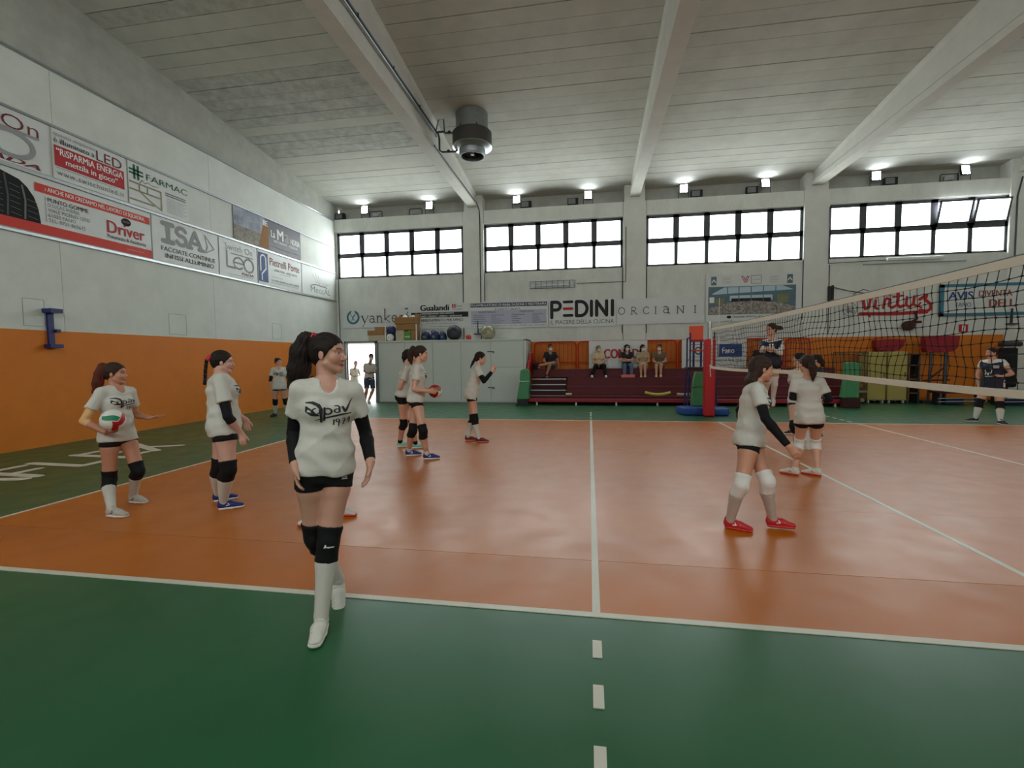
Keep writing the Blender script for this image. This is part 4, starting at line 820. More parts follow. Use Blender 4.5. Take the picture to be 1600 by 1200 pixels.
nb_(b, 'mesh', 'net_cord', 'stuff')
b = MB()
for j in range(len(cols_)):
    for k in range(1, rows_+1): b.box([c-.006 for c in node(j, k)], [c+.006 for c in node(j, k)])
nb_(b, 'knots', 'net_cord', 'stuff')
for y in (YA, YB): nb_(MB().box((-.012, y-.03, 1.27), (.012, y+.02, 2.28)), 'side_band', 'net_tape'); 
b = MB().tube([(0, YB, 1.30), (0, 9.92, 1.33)], .006, 5).tube([(0, YB, 2.2), (0, 9.92, 2.3)], .006, 5); nb_(b, 'rope', 'net_tape')
b = MB().tube([(0, 9.02, 1.3), (0, 9.02, 2.95)], .006, 6); nb_(b, 'antenna', 'paint_white')
# referee stand
rf = empty('referee_stand', (.1, 10.95, 0)); tag(rf, 'dark blue referee stand with an orange seat back behind the net post', 'referee stand')
def rp(b, n, m='blue_paint'): return b.build(n, m, rf, origin=(.1, 10.95, 0))
rp(MB().rbox((-.30, 10.98, 1.20), (.45, 11.5, 1.27), .01), 'platform', 'black')
for x in (-.26, .42):
    for y in (11.02, 11.46): rp(MB().tube([(x*1.15, y, 0), (x, y, 1.2)], .028, 8), 'leg')
for x in (-.24, .40):
    rp(MB().tube([(x, 11.02, 1.27), (x, 11.02, 2.02), (x, 11.06, 2.10), (x, 11.4, 2.10), (x, 11.46, 2.04), (x, 11.46, 1.27)], .022, 8), 'side_rail'); rp(MB().tube([(x, 11.02, 1.27), (x, 11.02, 2.24)], .02, 8), 'handle')
for x in (-.10, .10): rp(MB().tube([(x, 11.25, 1.27), (x, 11.25, 2.0)], .03, 8), 'seat_support')
rp(MB().tube([(-.24, 11.02, 2.02), (.40, 11.02, 2.02)], .016, 6), 'front_rail'); rp(MB().rbox((-.2, 11.1, 1.72), (.3, 11.42, 1.76), .012), 'seat', 'orange_board'); rp(MB().rbox((-.19, 11.44, 1.98), (.20, 11.47, 2.46), .05), 'seat_back', 'orange_board')
for z in (.3, .6, .9): rp(MB().tube([(-.28, 11.03, z), (.45, 11.03, z)], .016, 6), 'rung')

# ------------------------------------------------------------------ storage area at the right
for x, l in ((5.82, 'left of two ochre wheeled cabinets behind the net'), (6.42, 'right of two ochre wheeled cabinets behind the net')):
    o = empty('wheeled_cabinet', (x+.27, 14.2, 0)); tag(o, l, 'cabinet', 'ochre wheeled cabinets')
    def cb(b, n, m): return b.build(n, m, o, origin=(x+.27, 14.2, 0))
    cb(MB().rbox((x, 13.98, .10), (x+.55, 14.5, 1.66), .012), 'body', 'locker'); cb(MB().rbox((x+.02, 13.965, .13), (x+.53, 13.98, 1.63), .004), 'door', 'locker'); cb(MB().box((x-.004, 13.96, .10), (x+.554, 13.985, .13)), 'sill', 'steel')
    cb(MB().box((x+.47, 13.945, .85), (x+.49, 13.966, 1.0)), 'handle', 'steel_dark')
    for a in (.07, .48):
        for y in (14.03, 14.43): cb(MB().lathe([(.0001, -.02), (.05, -.02), (.05, .02), (.0001, .02)], (x+a, y, .05), 12, 'x'), 'castor', 'paint_white')
tr = empty('mesh_trolley', (5.3, 14.1, 0)); tag(tr, 'rusty wire mesh ball trolley between green mat and cabinets', 'trolley')
def tb(b, n, m): return b.build(n, m, tr, origin=(5.3, 14.1, 0))
b = MB()
for (x0_, x1_) in ((5.04, 5.76),):
    for z in (.45, 1.66):
        b.tube([(x0_, 13.85, z), (x1_, 13.85, z), (x1_, 14.45, z), (x0_, 14.45, z)], .016, 5, closed=True)
    for x in (x0_, x1_):
        for y in (13.85, 14.45): b.tube([(x, y, .1), (x, y, 1.66)], .016, 5)
tb(b, 'frame', 'rust_mesh'); b = MB()
for x in np.arange(5.08, 5.75, .06): b.tube([(x, 13.85, .45), (x, 13.85, 1.66)], .004, 3); b.tube([(x, 14.45, .45), (x, 14.45, 1.66)], .004, 3)
for z in np.arange(.5, 1.66, .08): b.tube([(5.04, 13.85, z), (5.76, 13.85, z)], .004, 3); b.tube([(5.04, 13.85, z), (5.04, 14.45, z)], .004, 3)
tb(b, 'mesh', 'rust_mesh'); tb(MB().box((5.06, 13.9, .05), (5.72, 14.4, .16)), 'base', 'ink_tan'); tb(MB().box((5.04, 13.8, .36), (5.76, 13.86, .42)), 'rail', 'steel')
rnd = random.Random(4)
for k in range(6):
    c = (5.17+.225*(k % 3), 14.02+.1*(k//3), .565+.215*(k//3)); q = MB().sphere(c, .105, 12, 8).build('trolley_ball', 'rust_mesh' if k % 2 else 'cardboard', smooth=True); tag(q, ('first', 'second', 'third')[k % 3]+(' brownish ball from the left in the lower layer of the mesh trolley' if k < 3 else ' brownish ball from the left in the upper layer of the mesh trolley'), 'ball', 'balls in the mesh trolley')
def red_cover(x0_, x1_, z0, z1, label, y=14.25):
    o = empty('hoop_stand', ((x0_+x1_)/2, y, 0)); tag(o, label, 'hoop stand', 'folded hoop stands with red covers')
    def rb(b, n, m): return b.build(n, m, o, origin=((x0_+x1_)/2, y, 0))
    w = x1_-x0_; pts = [(x0_, z1), (x0_+.01, z0+.12), (x0_+.06, z0+.02), (x0_+w*.5, z0), (x1_-.16, z0+.03), (x1_-.04, z0+.16), (x1_, z1), (x0_+w*.5, z1+.03)]
    rb(MB().prism(pts[::-1], lambda u, v, d: (u, d, v), y-.14, y+.12), 'cover', 'crimson')
    rb(MB().tube([(x0_+.2, y, 0), (x0_+.25, y, z0+.2)], .035, 6), 'leg', 'steel_dark'); rb(MB().tube([(x1_-.3, y, 0), (x1_-.28, y, z0+.2)], .05, 6), 'leg', 'steel_dark'); rb(MB().tube([(x0_+.2, y, .75), (x1_-.3, y, 1.15)], .025, 6), 'brace', 'maroon_dark'); rb(MB().tube([(x0_+.05, y, .72), (x1_-.15, y, .74)], .025, 6), 'brace', 'maroon_dark'); rb(MB().box((x0_-.05, y-.18, 0), (x1_+.05, y+.14, .08)), 'base', 'steel_dark')
red_cover(6.42, 7.28, 1.69, 2.06, 'folded hoop stand with a red cover above the ochre cabinets', 14.78); red_cover(7.55, 8.50, 1.62, 2.13, 'folded hoop stand with a large red cover left of the standing opponent')
pk = empty('equipment_rack', (7.35, 14.3, 0)); tag(pk, 'dark rack of stored bars beside the ochre cabinets', 'rack')
def pb(b, n, m): return b.build(n, m, pk, origin=(7.35, 14.3, 0))
for x in (7.04, 7.36): pb(MB().box((x, 14.1, 0), (x+.05, 14.5, 1.6)), 'upright', 'steel_dark')
for z in (.3, .75, 1.2, 1.56): pb(MB().box((7.02, 14.1, z), (7.42, 14.5, z+.04)), 'shelf', 'rust_mesh')
for k, (x0_, x1_, l) in enumerate(((7.5, 8.9, 'low dark bench with metal bars under the hoop stand'), (9.1, 10.6, 'low dark bench with metal bars behind the standing opponent'))):
    o = empty('low_bench', ((x0_+x1_)/2, 13.7, 0)); tag(o, l, 'bench', 'low benches at the right')
    def lb_(b, n, m): return b.build(n, m, o, origin=((x0_+x1_)/2, 13.7, 0))
    lb_(MB().rbox((x0_, 13.5, .36), (x1_, 13.85, .42), .01), 'seat', 'maroon_dark' if k == 0 else 'black')
    for x in (x0_+.1, x1_-.15): lb_(MB().box((x, 13.52, 0), (x+.05, 13.83, .36)), 'leg', 'steel_dark')
    for z in (.10, .2): lb_(MB().tube([(x0_+.05, 13.5, z), (x1_-.05, 13.5, z+.02)], .02, 6), 'bar', 'steel')
    lb_(MB().rbox((x0_+.3, 13.55, .02), (x0_+.8, 13.8, .2), .02), 'crate', 'ink_navy')
hn = empty('punch_stand', (9.95, 14.3, 0)); tag(hn, 'dark padded stand behind the standing opponent at the right', 'stand')
q = MB().rbox((-.18, -.15, .5), (.2, .15, 1.75), .06).build('pad', 'black_matte', hn); q.location = (0, 0, 0); q = MB().rbox((-.3, -.25, 0), (.3, .25, .08), .01).box((-.04, -.04, .08), (.04, .04, .5)).build('base', 'steel_dark', hn); q.location = (0, 0, 0); q = MB().rbox((-.22, -.2, 1.78), (.28, .12, 1.94), .05).build('head_pad', 'steel_dark', hn); q.location = (0, 0, 0)
# ------------------------------------------------------------------ people: implicit surfaces
def nz(v):
    v = np.asarray(v, float); return v/max(1e-9, np.linalg.norm(v))

class Prim:
    """tapered capsule with elliptic cross-section from A (half-axes a0 along w, b0 across) to B (a1, b1)"""
    def __init__(s, A, B, r0, r1, w=None, clips=(), rnd=1.0):
        s.A = np.asarray(A, float); s.B = np.asarray(B, float)
        s.r0 = r0 if isinstance(r0, tuple) else (r0, r0)
        s.r1 = r1 if isinstance(r1, tuple) else (r1, r1)
        d = s.B-s.A; s.L = np.linalg.norm(d); s.d = d/s.L if s.L > 1e-6 else np.array([0, 0, 1.])
        if w is None:
            w = np.array([1., 0, 0]) if abs(s.d[0]) < .8 else np.array([0, 1., 0])
        w = np.asarray(w, float); w = nz(w-s.d*(w@s.d)); s.w = w; s.v = np.cross(s.d, w); s.clips = list(clips); s.rnd = rnd
    def grown(s, e, clips=None, mul=1.0):
        g = lambda r: (r[0]*mul+e, r[1]*mul+e)
        return Prim(s.A, s.B, g(s.r0), g(s.r1), s.w, s.clips if clips is None else clips, s.rnd)
    def bbox(s, m):
        R = max(s.r0+s.r1)*max(1, s.rnd)+m
        return np.minimum(s.A, s.B)-R, np.maximum(s.A, s.B)+R
    def f(s, P):
        q = P-s.A; t = q@s.d; u = q@s.w; v = q@s.v
        tc = np.clip(t, 0, s.L); k = tc/s.L if s.L > 1e-6 else tc*0
        a = s.r0[0]+(s.r1[0]-s.r0[0])*k; b = s.r0[1]+(s.r1[1]-s.r0[1])*k
        e = t-tc; m = np.minimum(a, b)*s.rnd
        k0 = np.sqrt((u/a)**2+(v/b)**2+(e/m)**2); k1 = np.sqrt((u/a**2)**2+(v/b**2)**2+(e/m**2)**2)
        d = k0*(k0-1)/np.maximum(k1, 1e-6)
        d = np.where(k0 < .05, -np.minimum(a, b)*.95, d)
        for c, n in s.clips: d = np.maximum(d, (P-c)@n)
        return d

class Ball(Prim):
    def __init__(s, C, r, ax=None, clips=()):
        s.C = np.asarray(C, float); s.r = np.array(r if isinstance(r, tuple) else (r, r, r), float)
        s.ax = np.eye(3) if ax is None else np.array(ax); s.clips = list(clips)
    def grown(s, e, clips=None, mul=1.0):
        return Ball(s.C, tuple(s.r*mul+e), s.ax, s.clips if clips is None else clips)
    def bbox(s, m):
        R = s.r.max()+m; return s.C-R, s.C+R
    def f(s, P):
        q = (P-s.C)@s.ax.T
        k0 = np.sqrt(((q/s.r)**2).sum(-1)); k1 = np.sqrt(((q/s.r**2)**2).sum(-1))
        d = np.where(k0 < .05, -s.r.min()*.95, k0*(k0-1)/np.maximum(k1, 1e-6))
        for c, n in s.clips: d = np.maximum(d, (P-c)@n)
        return d

def field(prims, xs, ys, zs, k, subs=(), post=None):
    F = np.full((len(xs), len(ys), len(zs)), 9.0)
    ax = (xs, ys, zs)
    def sub(pr, m):
        lo, hi = pr.bbox(m); sl = []
        for i in range(3):
            a = np.searchsorted(ax[i], lo[i]); b = np.searchsorted(ax[i], hi[i])
            if b <= a: return None
            sl.append(slice(a, b))
        P = np.stack(np.meshgrid(xs[sl[0]], ys[sl[1]], zs[sl[2]], indexing='ij'), -1)
        return tuple(sl), P
    for pr in prims:
        kk = k
        if isinstance(pr, tuple): pr, kk = pr
        r = sub(pr, kk+.03)
        if r is None: continue
        sl, P = r; d = pr.f(P); a = F[sl]
        h = np.maximum(kk-np.abs(a-d), 0)/max(kk, 1e-6)
        F[sl] = np.minimum(a, d)-h*h*kk*.25
    for pr, kk in subs:
        r = sub(pr, kk+.03)
        if r is None: continue
        sl, P = r; d = -pr.f(P); a = F[sl]
        h = np.maximum(kk-np.abs(a-d), 0)/max(kk, 1e-6)
        F[sl] = np.maximum(a, d)+h*h*kk*.25
    if post is not None:
        P = np.stack(np.meshgrid(xs, ys, zs, indexing='ij'), -1); F = post(F, P)
    return F

def surface_net(F, xs, ys, zs):
    S = F < 0; nx, ny, nz_ = F.shape
    c = np.zeros((nx-1, ny-1, nz_-1), int)
    for i in (0, 1):
        for j in (0, 1):
            for l in (0, 1): c += S[i:nx-1+i, j:ny-1+j, l:nz_-1+l]
    act = (c > 0) & (c < 8)
    I = np.argwhere(act)
    if not len(I): return np.zeros((0, 3)), np.zeros((0, 4), int)
    idx = -np.ones(act.shape, int); idx[act] = np.arange(len(I))
    acc = np.zeros((len(I), 3)); cnt = np.zeros(len(I)); AX = (xs, ys, zs)
    for d in range(3):
        for o1 in (0, 1):
            for o2 in (0, 1):
                o = [0, 0, 0]; oth = [x for x in range(3) if x != d]; o[oth[0]] = o1; o[oth[1]] = o2
                a = I+o; b = a.copy(); b[:, d] += 1
                fa = F[a[:, 0], a[:, 1], a[:, 2]]; fb = F[b[:, 0], b[:, 1], b[:, 2]]
                m = (fa < 0) != (fb < 0)
                fa = np.clip(fa, -.05, .05); fb = np.clip(fb, -.05, .05)
                t = np.where(m, fa/np.where(m, fa-fb, 1), 0)
                pa = np.stack([AX[q][a[:, q]] for q in range(3)], 1); pb = np.stack([AX[q][b[:, q]] for q in range(3)], 1)
                acc += np.where(m[:, None], pa+(pb-pa)*t[:, None], 0); cnt += m
    V = acc/cnt[:, None]
    Q = []
    for d in range(3):
        o1, o2 = [x for x in range(3) if x != d]
        sl0 = [slice(None)]*3; sl1 = [slice(None)]*3
        sl0[d] = slice(0, F.shape[d]-1); sl1[d] = slice(1, F.shape[d])
        for q in (o1, o2): sl0[q] = slice(1, F.shape[q]-1); sl1[q] = slice(1, F.shape[q]-1)
        a = S[tuple(sl0)]; b = S[tuple(sl1)]; ch = np.argwhere(a != b)
        if not len(ch): continue
        base = ch.copy(); base[:, o1] += 1; base[:, o2] += 1
        flip = a[ch[:, 0], ch[:, 1], ch[:, 2]]
        def cell(e1, e2):
            z = base.copy(); z[:, o1] += e1; z[:, o2] += e2; return idx[z[:, 0], z[:, 1], z[:, 2]]
        q4 = np.stack([cell(-1, -1), cell(0, -1), cell(0, 0), cell(-1, 0)], 1)
        if d == 1: flip = ~flip
        q4[~flip] = q4[~flip][:, ::-1]; Q.append(q4)
    return V, np.concatenate(Q)

def grid(lo, hi, h): return [np.arange(lo[i]-2*h, hi[i]+2.5*h, h) for i in range(3)]
def bounds(prims):
    bb = [(q[0] if isinstance(q, tuple) else q).bbox(.01) for q in prims]
    return np.min([b[0] for b in bb], 0), np.max([b[1] for b in bb], 0)

def np_mesh(name, V, Q, m, parent, smooth=True, col=None, origin=None):
    me = bpy.data.meshes.new(name)
    V = np.asarray(V, float)
    if origin is not None: V = V-origin
    me.vertices.add(len(V)); me.vertices.foreach_set('co', V.astype(np.float32).ravel())
    n = Q.shape[1]
    me.loops.add(Q.size); me.loops.foreach_set('vertex_index', Q.astype(np.int32).ravel())
    me.polygons.add(len(Q)); me.polygons.foreach_set('loop_start', np.arange(0, Q.size, n, dtype=np.int32))
    me.update(calc_edges=True)
    if smooth: me.polygons.foreach_set('use_smooth', np.ones(len(Q), bool))
    if col is not None:
        at = me.color_attributes.new('albedo', 'FLOAT_COLOR', 'POINT')
        at.data.foreach_set('color', np.c_[col, np.ones(len(col))].astype(np.float32).ravel())
    me.materials.append(M(m) if isinstance(m, str) else m)
    o = bpy.data.objects.new(name, me); COL.objects.link(o)
    if parent is not None: o.parent = parent
    return o

def hand_prims(wr, tip, n, s, side, curl, spread=.0, fist=0.0):
    """palm, four fingers and thumb; n = palm normal, side = +1/-1 picks the thumb side"""
    s = s*.92; d = nz(tip-wr); n = nz(n-d*(n@d)); lt = np.cross(d, n)*side   # thumb is on +lt
    out = [Prim(wr+d*.012*s, wr+d*.085*s, (.026*s, .017*s), (.037*s, .0135*s), lt)]
    fing = []
    for i, (o, L) in enumerate(((.027, .068), (.009, .077), (-.009, .072), (-.026, .056))):
        p0 = wr+d*.082*s+lt*o*s; ang = 0; dd = d+lt*o*spread*10
        c = curl[i] if isinstance(curl, (list, tuple)) else curl
        for j, fr in enumerate((.45, .32, .23)):
            ang += c*(1 if j else .6); v = nz(nz(dd)*math.cos(ang)+n*math.sin(ang))
            p1 = p0+v*L*fr*s*1.12; r = (.0088, .008, .0072, .0062)
            fing.append((Prim(p0, p1, r[j]*s, r[j+1]*s), .003)); p0 = p1
    p0 = wr+d*.03*s+lt*.024*s+n*.004*s; v = nz(d*.75+lt*.6+n*.25); p1 = p0+v*.042*s
    out.append(Prim(p0, p1, .013*s, .0095*s)); v2 = nz(d*.93+lt*.25+n*.3); p2 = p1+v2*.03*s
    fing.append((Prim(p1, p2, .0095*s, .0075*s), .004))
    return out, fing

def make_person(key, label, style):
    D = POSES[key]; J = {k: np.array(v) for k, v in D['J'].items()}; s = D['H']/1.7; g = D['g']*style.get('g', 1.0)
    hb = style.get('h', .012); hf = style.get('hf', .006)
    ang = math.radians(D['face']); fr = np.array([math.cos(ang), math.sin(ang), 0]); up = nz(J['neck']-J['pelvis'])
    fr = nz(fr-up*(fr@up)); lat = np.cross(up, fr)                       # lat = person's left
    ha = math.radians(D['hf']); hu = nz(nz(J['head']-J['neck'])*.35+np.array([0, 0, 1.])*.75)
    hfw = np.array([math.cos(ha), math.sin(ha), style.get('nod', 0)]); hfw = nz(hfw-hu*(hfw@hu)); hl = np.cross(hu, hfw)
    sa = math.radians(D.get('sy', D['face'])); frs = np.array([math.cos(sa), math.sin(sa), 0]); frs = nz(frs-up*(frs@up)); lats = np.cross(up, frs)
    base = np.array([J['pelvis'][0], J['pelvis'][1], style.get('z0', 0.0)])
    root = bpy.data.objects.new('person', None); COL.objects.link(root); root.location = base
    root.empty_display_size = .2
    tag(root, label, 'person', style.get('group'))
    # ---- skeleton prims
    pel, nk = J['pelvis'], J['neck']; ax = nk-pel; SL = np.linalg.norm(ax)
    def sp(t): return pel+ax*t
    fem = style.get('fem', True)
    secs = [(-.13, .13, .095), (0, .150, .110), (.18, .136, .102), (.42, .116, .088), (.68, .138, .102), (.86, .150, .092), (.95, .11, .07)] if fem else \
           [(-.13, .125, .095), (0, .15, .112), (.18, .145, .108), (.42, .14, .10), (.68, .162, .115), (.86, .172, .10), (.95, .12, .075)]
    gg = 1+(g-1)*.9
    torso = []
    for (t0, a0, b0), (t1, a1, b1) in zip(secs, secs[1:]):
        l = lat*(1-t1)+lats*t1
        torso.append(Prim(sp(t0), sp(t1), (a0*s*gg, b0*s*gg), (a1*s*gg, b1*s*gg), l, rnd=.5))
    bust = []
    if fem:
        for sg in (1, -1): bust.append(Ball(sp(.66)+lats*sg*.062*s+frs*.072*s*gg, (.058*s*gg, .052*s*gg, .06*s*gg)))
    glute = [Ball(pel+lat*sg*.068*s-fr*.045*s*gg-up*.03*s, .080*s*gg) for sg in (1, -1)]
    clav = [Prim(sp(.965), J['sh'+q]+up*.004*s, (.046*s, .046*s), (.043*s, .043*s)) for q in 'LR']
    arms = {}; legs = {}
    ga = 1+(g-1)*.6
    for q in 'LR':
        sh, el, wr = J['sh'+q], J['el'+q], J['wr'+q]
        arms[q] = [Prim(sh, sh+(el-sh)*.35, .047*s*ga, .043*s*ga), Prim(sh+(el-sh)*.35, el, .043*s*ga, .034*s*ga),
                   Prim(el, el+(wr-el)*.28, .034*s*ga, .037*s*ga), Prim(el+(wr-el)*.28, wr, .037*s*ga, (.026*s, .022*s))]
        hp, kn, an = J['hip'+q], J['kn'+q], J['an'+q]
        back = -nz(fr-nz(an-kn)*(fr@nz(an-kn)))
        kb = kn+(an-kn)*.30+back*.014*s; k2 = kn+(an-kn)*.68+back*.006*s
        th = .080*s*g
        legs[q] = [Prim(hp, hp+(kn-hp)*.3, th, .079*s*g), Prim(hp+(kn-hp)*.3, hp+(kn-hp)*.78, .079*s*g, .060*s*gg), Prim(hp+(kn-hp)*.78, kn, .060*s*gg, .053*s*gg),
                   Prim(kn, kb, .052*s*gg, .055*s*gg), Prim(kb, k2, .055*s*gg, .041*s*gg), Prim(k2, an, .041*s*gg, .035*s)]
    # ---- head
    C = J['head']; AX = np.stack([hl, hfw, hu])
    def hp_(l, f_, u_): return C+(hl*l+hfw*f_+hu*u_)*s
    hr = lambda *r: tuple(x*s for x in r)
    skull = Ball(hp_(0, -.012, .032), hr(.074, .094, .084), AX)
    neckp = [Prim(sp(.93)-fr*.005*s, C-hu*.075*s-hfw*.022*s, (.056*s*ga, .056*s*ga), (.05*s*ga, .05*s*ga))]
    head = [skull, Ball(hp_(0, .018, -.035), hr(.060, .070, .082), AX), (Ball(hp_(0, .066, -.092), hr(.022, .018, .018), AX), .02)]
    for sg in (1, -1):
        head += [(Prim(hp_(sg*.050, .005, -.058), hp_(sg*.014, .062, -.096), .019*s, .014*s), .02), (Ball(hp_(sg*.036, .052, -.028), .027*s), .02),
                 (Prim(hp_(sg*.012, .084, .026), hp_(sg*.046, .066, .024), .009*s, .008*s), .012)]
    face = [(Prim(hp_(0, .082, .010), hp_(0, .103, -.030), .0075*s, .0105*s), .008), (Ball(hp_(.011, .092, -.034), .0085*s), .006), (Ball(hp_(-.011, .092, -.034), .0085*s), .006),
            (Ball(hp_(0, .084, -.060), hr(.024, .010, .0055), AX), .004), (Ball(hp_(0, .083, -.0695), hr(.020, .010, .006), AX), .004),
            (Ball(hp_(.076, -.008, -.010), hr(.008, .016, .027), AX), .006), (Ball(hp_(-.076, -.008, -.010), hr(.008, .016, .027), AX), .006)]
    sockets = [(Ball(hp_(sg*.031, .096, .003), hr(.017, .014, .012), AX), .012) for sg in (1, -1)]
    eyes = [(Ball(hp_(sg*.031, .0655, .003), .0125*s), .002) for sg in (1, -1)]
    # ---- hands
    palm, fing = {}, {}
    hn = style.get('palm', {})
    for q in 'LR':
        n = hn.get(q); inw = lat*(-1 if q == 'L' else 1)
        n = inw+fr*.2 if n is None else np.array(n, float)
        dv = J['tip'+q]-J['wr'+q]
        th = 1 if (np.cross(nz(dv), nz(n))@(fr+up*.3)) > 0 else -1
        if q in style.get('thumb', {}): th = style['thumb'][q]
        palm[q], fing[q] = hand_prims(J['wr'+q], J['tip'+q], n, s, th, style.get('curl', {}).get(q, .45))
    # ---- feet
    feet = {}
    for i, q in enumerate('LR'):
        a = math.radians(D['toe'][i]); pt = math.radians(D['pitch'][i])
        d0 = np.array([math.cos(a), math.sin(a), 0]); d = d0*math.cos(pt)+np.array([0, 0, math.sin(pt)]); u = np.array([0, 0, math.cos(pt)])-d0*math.sin(pt)
        feet[q] = (J['an'+q]-u*.085*s-d*.055*s, d, u, np.cross(u, d))
    # ---- body mesh (trunk + limbs, then finer head and hands of the same field)
    big = torso+bust+glute+clav+arms['L']+arms['R']+legs['L']+legs['R']+neckp+palm['L']+palm['R']+head
    for q in 'LR':
        h0, d, u, w = feet[q]
        big.append(Prim(h0+d*.05*s+u*.04*s, h0+d*.19*s+u*.032*s, (.03*s, .028*s), (.032*s, .018*s), w))
    boxes = [(C-np.array([.13, .13, .125])*s, C+np.array([.13, .13, .15])*s, hf)]
    for q in 'LR':
        pr = [x[0] for x in fing[q]]+palm[q]; lo, hi = bounds(pr); boxes.append((lo-.004, hi+.004, style.get('hh', .005)))
    lo, hi = bounds(big); G = grid(lo, hi, hb); V, Q = surface_net(field(big, *G, .022*s), *G)
    cen = V[Q].mean(1); keep = np.ones(len(Q), bool)
    for lo, hi, _ in boxes: keep &= ~np.all((cen > lo+hb*.6) & (cen < hi-hb*.6), 1)
    Vs, Qs = [V], [Q[keep]]; off = len(V)
    allp = big+face+eyes+fing['L']+fing['R']
    for bi, (lo, hi, h) in enumerate(boxes):
        G = [np.arange(lo[i], hi[i]+h*.5, h) for i in range(3)]
        if bi == 0:
            F = field(head+neckp+torso[-2:]+clav+face, *G, .022*s, subs=sockets)
            F = np.minimum(F, field(eyes, *G, .002))
        else: F = field(big+fing['LR'[bi-1]], *G, .022*s)
        v, q4 = surface_net(F, *G)
        if len(v): Vs.append(v); Qs.append(q4+off); off += len(v)
    V = np.concatenate(Vs); Q = np.concatenate(Qs)
    used = np.unique(Q); rm = -np.ones(len(V), int); rm[used] = np.arange(len(used)); V = V[used]; Q = rm[Q]
    # skin colouring: lips, brows, eyes, cheeks
    sk = np.array(lin(style.get('skin', (206, 156, 130)))); col = np.tile(sk, (len(V), 1))
    q3 = (V-C)@AX.T/s; l, f_, u_ = q3.T
    def paint(mask, c, w=1.0): col[mask] = col[mask]*(1-w)+np.array(lin(c))*w
    front = f_ > .04
    paint(front & (((np.abs(l)-.035)/.03)**2+((u_+.032)/.03)**2 < 1), (200, 120, 105), .25)
    paint(front & (np.abs(u_+.0635) < .0125*np.sqrt(np.clip(1-(l/.026)**2, 0, 1))) & (np.abs(l) < .026), (150, 72, 70), .8)
    hair_c = style.get('haircol', (44, 30, 26))
    paint(front & (np.abs(l) > .012) & (np.abs(l) < .05) & (np.abs(u_-.0265-.004*np.cos((np.abs(l)-.03)*60)) < .0048), hair_c, .8)
    for sg in (1, -1):
        e = ((l-sg*.031)/.013)**2+((u_-.002)/.0052)**2
        paint(front & (e < 1), (176, 164, 158)); paint(front & (e < 2.2) & (e >= 1) & (u_ > .003), (50, 34, 30), .8)
        paint(front & (((l-sg*.031)**2+(u_-.003)**2) < .0058**2), (45, 30, 24))
    b = np_mesh('body', V, Q, 'skin', root, col=col, origin=base)
    # ---- garments
    def garment(name, prims, m, k=.02, subs=(), h=None, parent=root, post=None, lbl=None):
        h = h or hb; lo, hi = bounds(prims); G = grid(lo, hi, h)
        v, q4 = surface_net(field(prims, *G, k, subs=subs, post=post), *G)
        if not len(v): return None
        o = np_mesh(name, v, q4, m, parent, origin=base)
        if lbl: o['label'] = lbl
        return o
    out = {'root': root}
    hemt = style.get('hem', -.16); top = style.get('top', 'tee'); loose = style.get('loose', .014)*s
    hemc = (sp(hemt), -up+fr*style.get('hemtilt', 0))
    seed = abs(hash(key)) % 100 if False else sum(map(ord, key)) % 100
    def folds(F, P):
        q = P-base; x = q@lat; z = q@up; y = q@fr
        w = np.sin(z*34+x*14+seed+2.2*np.sin(x*9+z*7))*np.sin(x*11-z*9+seed*.7+1.5*np.sin(z*13+y*9))
        k = np.clip((sp(.75)[2]-P[..., 2])/.3, .25, 1)
        rg = (1-np.abs(np.sin(z*13+x*8+seed+1.4*np.sin(x*6+y*5+seed))))**2+.8*(1-np.abs(np.sin(z*9-x*11+seed*1.7+1.2*np.sin(z*5))))**3
        return F+.0035*s*w*k-.0075*s*rg*np.clip((sp(.72)[2]-P[..., 2])/.12, .1, 1)+.003
    if top:
        tp = []
        infl = [.014, .013, .020, .022, .011, .004]
        for i, t in enumerate(torso):
            e = infl[i]*s*(loose/.014/s if i < 4 else 1)
            tp.append(t.grown(e, clips=[hemc]))
        a0, b0 = secs[0][1], secs[0][2]
        tp.append(Prim(sp(-.3), sp(.2), (.150*s*gg+loose, .112*s*gg+loose), (.136*s*gg+loose, .102*s*gg+loose), lat, clips=[hemc]))
        tp += [x.grown(.012*s, clips=[hemc]) for x in bust]+[x.grown(.012*s, clips=[hemc]) for x in glute]
        tp += [x.grown(.007*s) for x in clav]
        for q in 'LR': tp.append(legs[q][0].grown(.014*s, clips=[hemc]))
        for q in 'LR':
            sh, el = J['sh'+q], J['el'+q]; d = nz(el-sh); sl = style.get('sleeve', .6); e = sh+(el-sh)*sl
            if sl > 0: tp.append(Prim(sh-d*.01, sh+(el-sh)*(sl+.1), (.054*s*ga, .054*s*ga), (.066*s*ga, .066*s*ga), clips=[(e, d)]))
        sub = [(neckp[0].grown(.010*s), .006), (Prim(sp(.98)+frs*.01, sp(.90 if top == 'tee' else .84)+frs*.13*s, .050*s, .022*s), .01)]
        out['shirt'] = garment('t_shirt', tp, style.get('shirt_mat', 'shirt_white'), .034*s, subs=sub, post=folds, lbl=style.get('shirt_lbl'))
    bot = style.get('bottom', 'shorts')
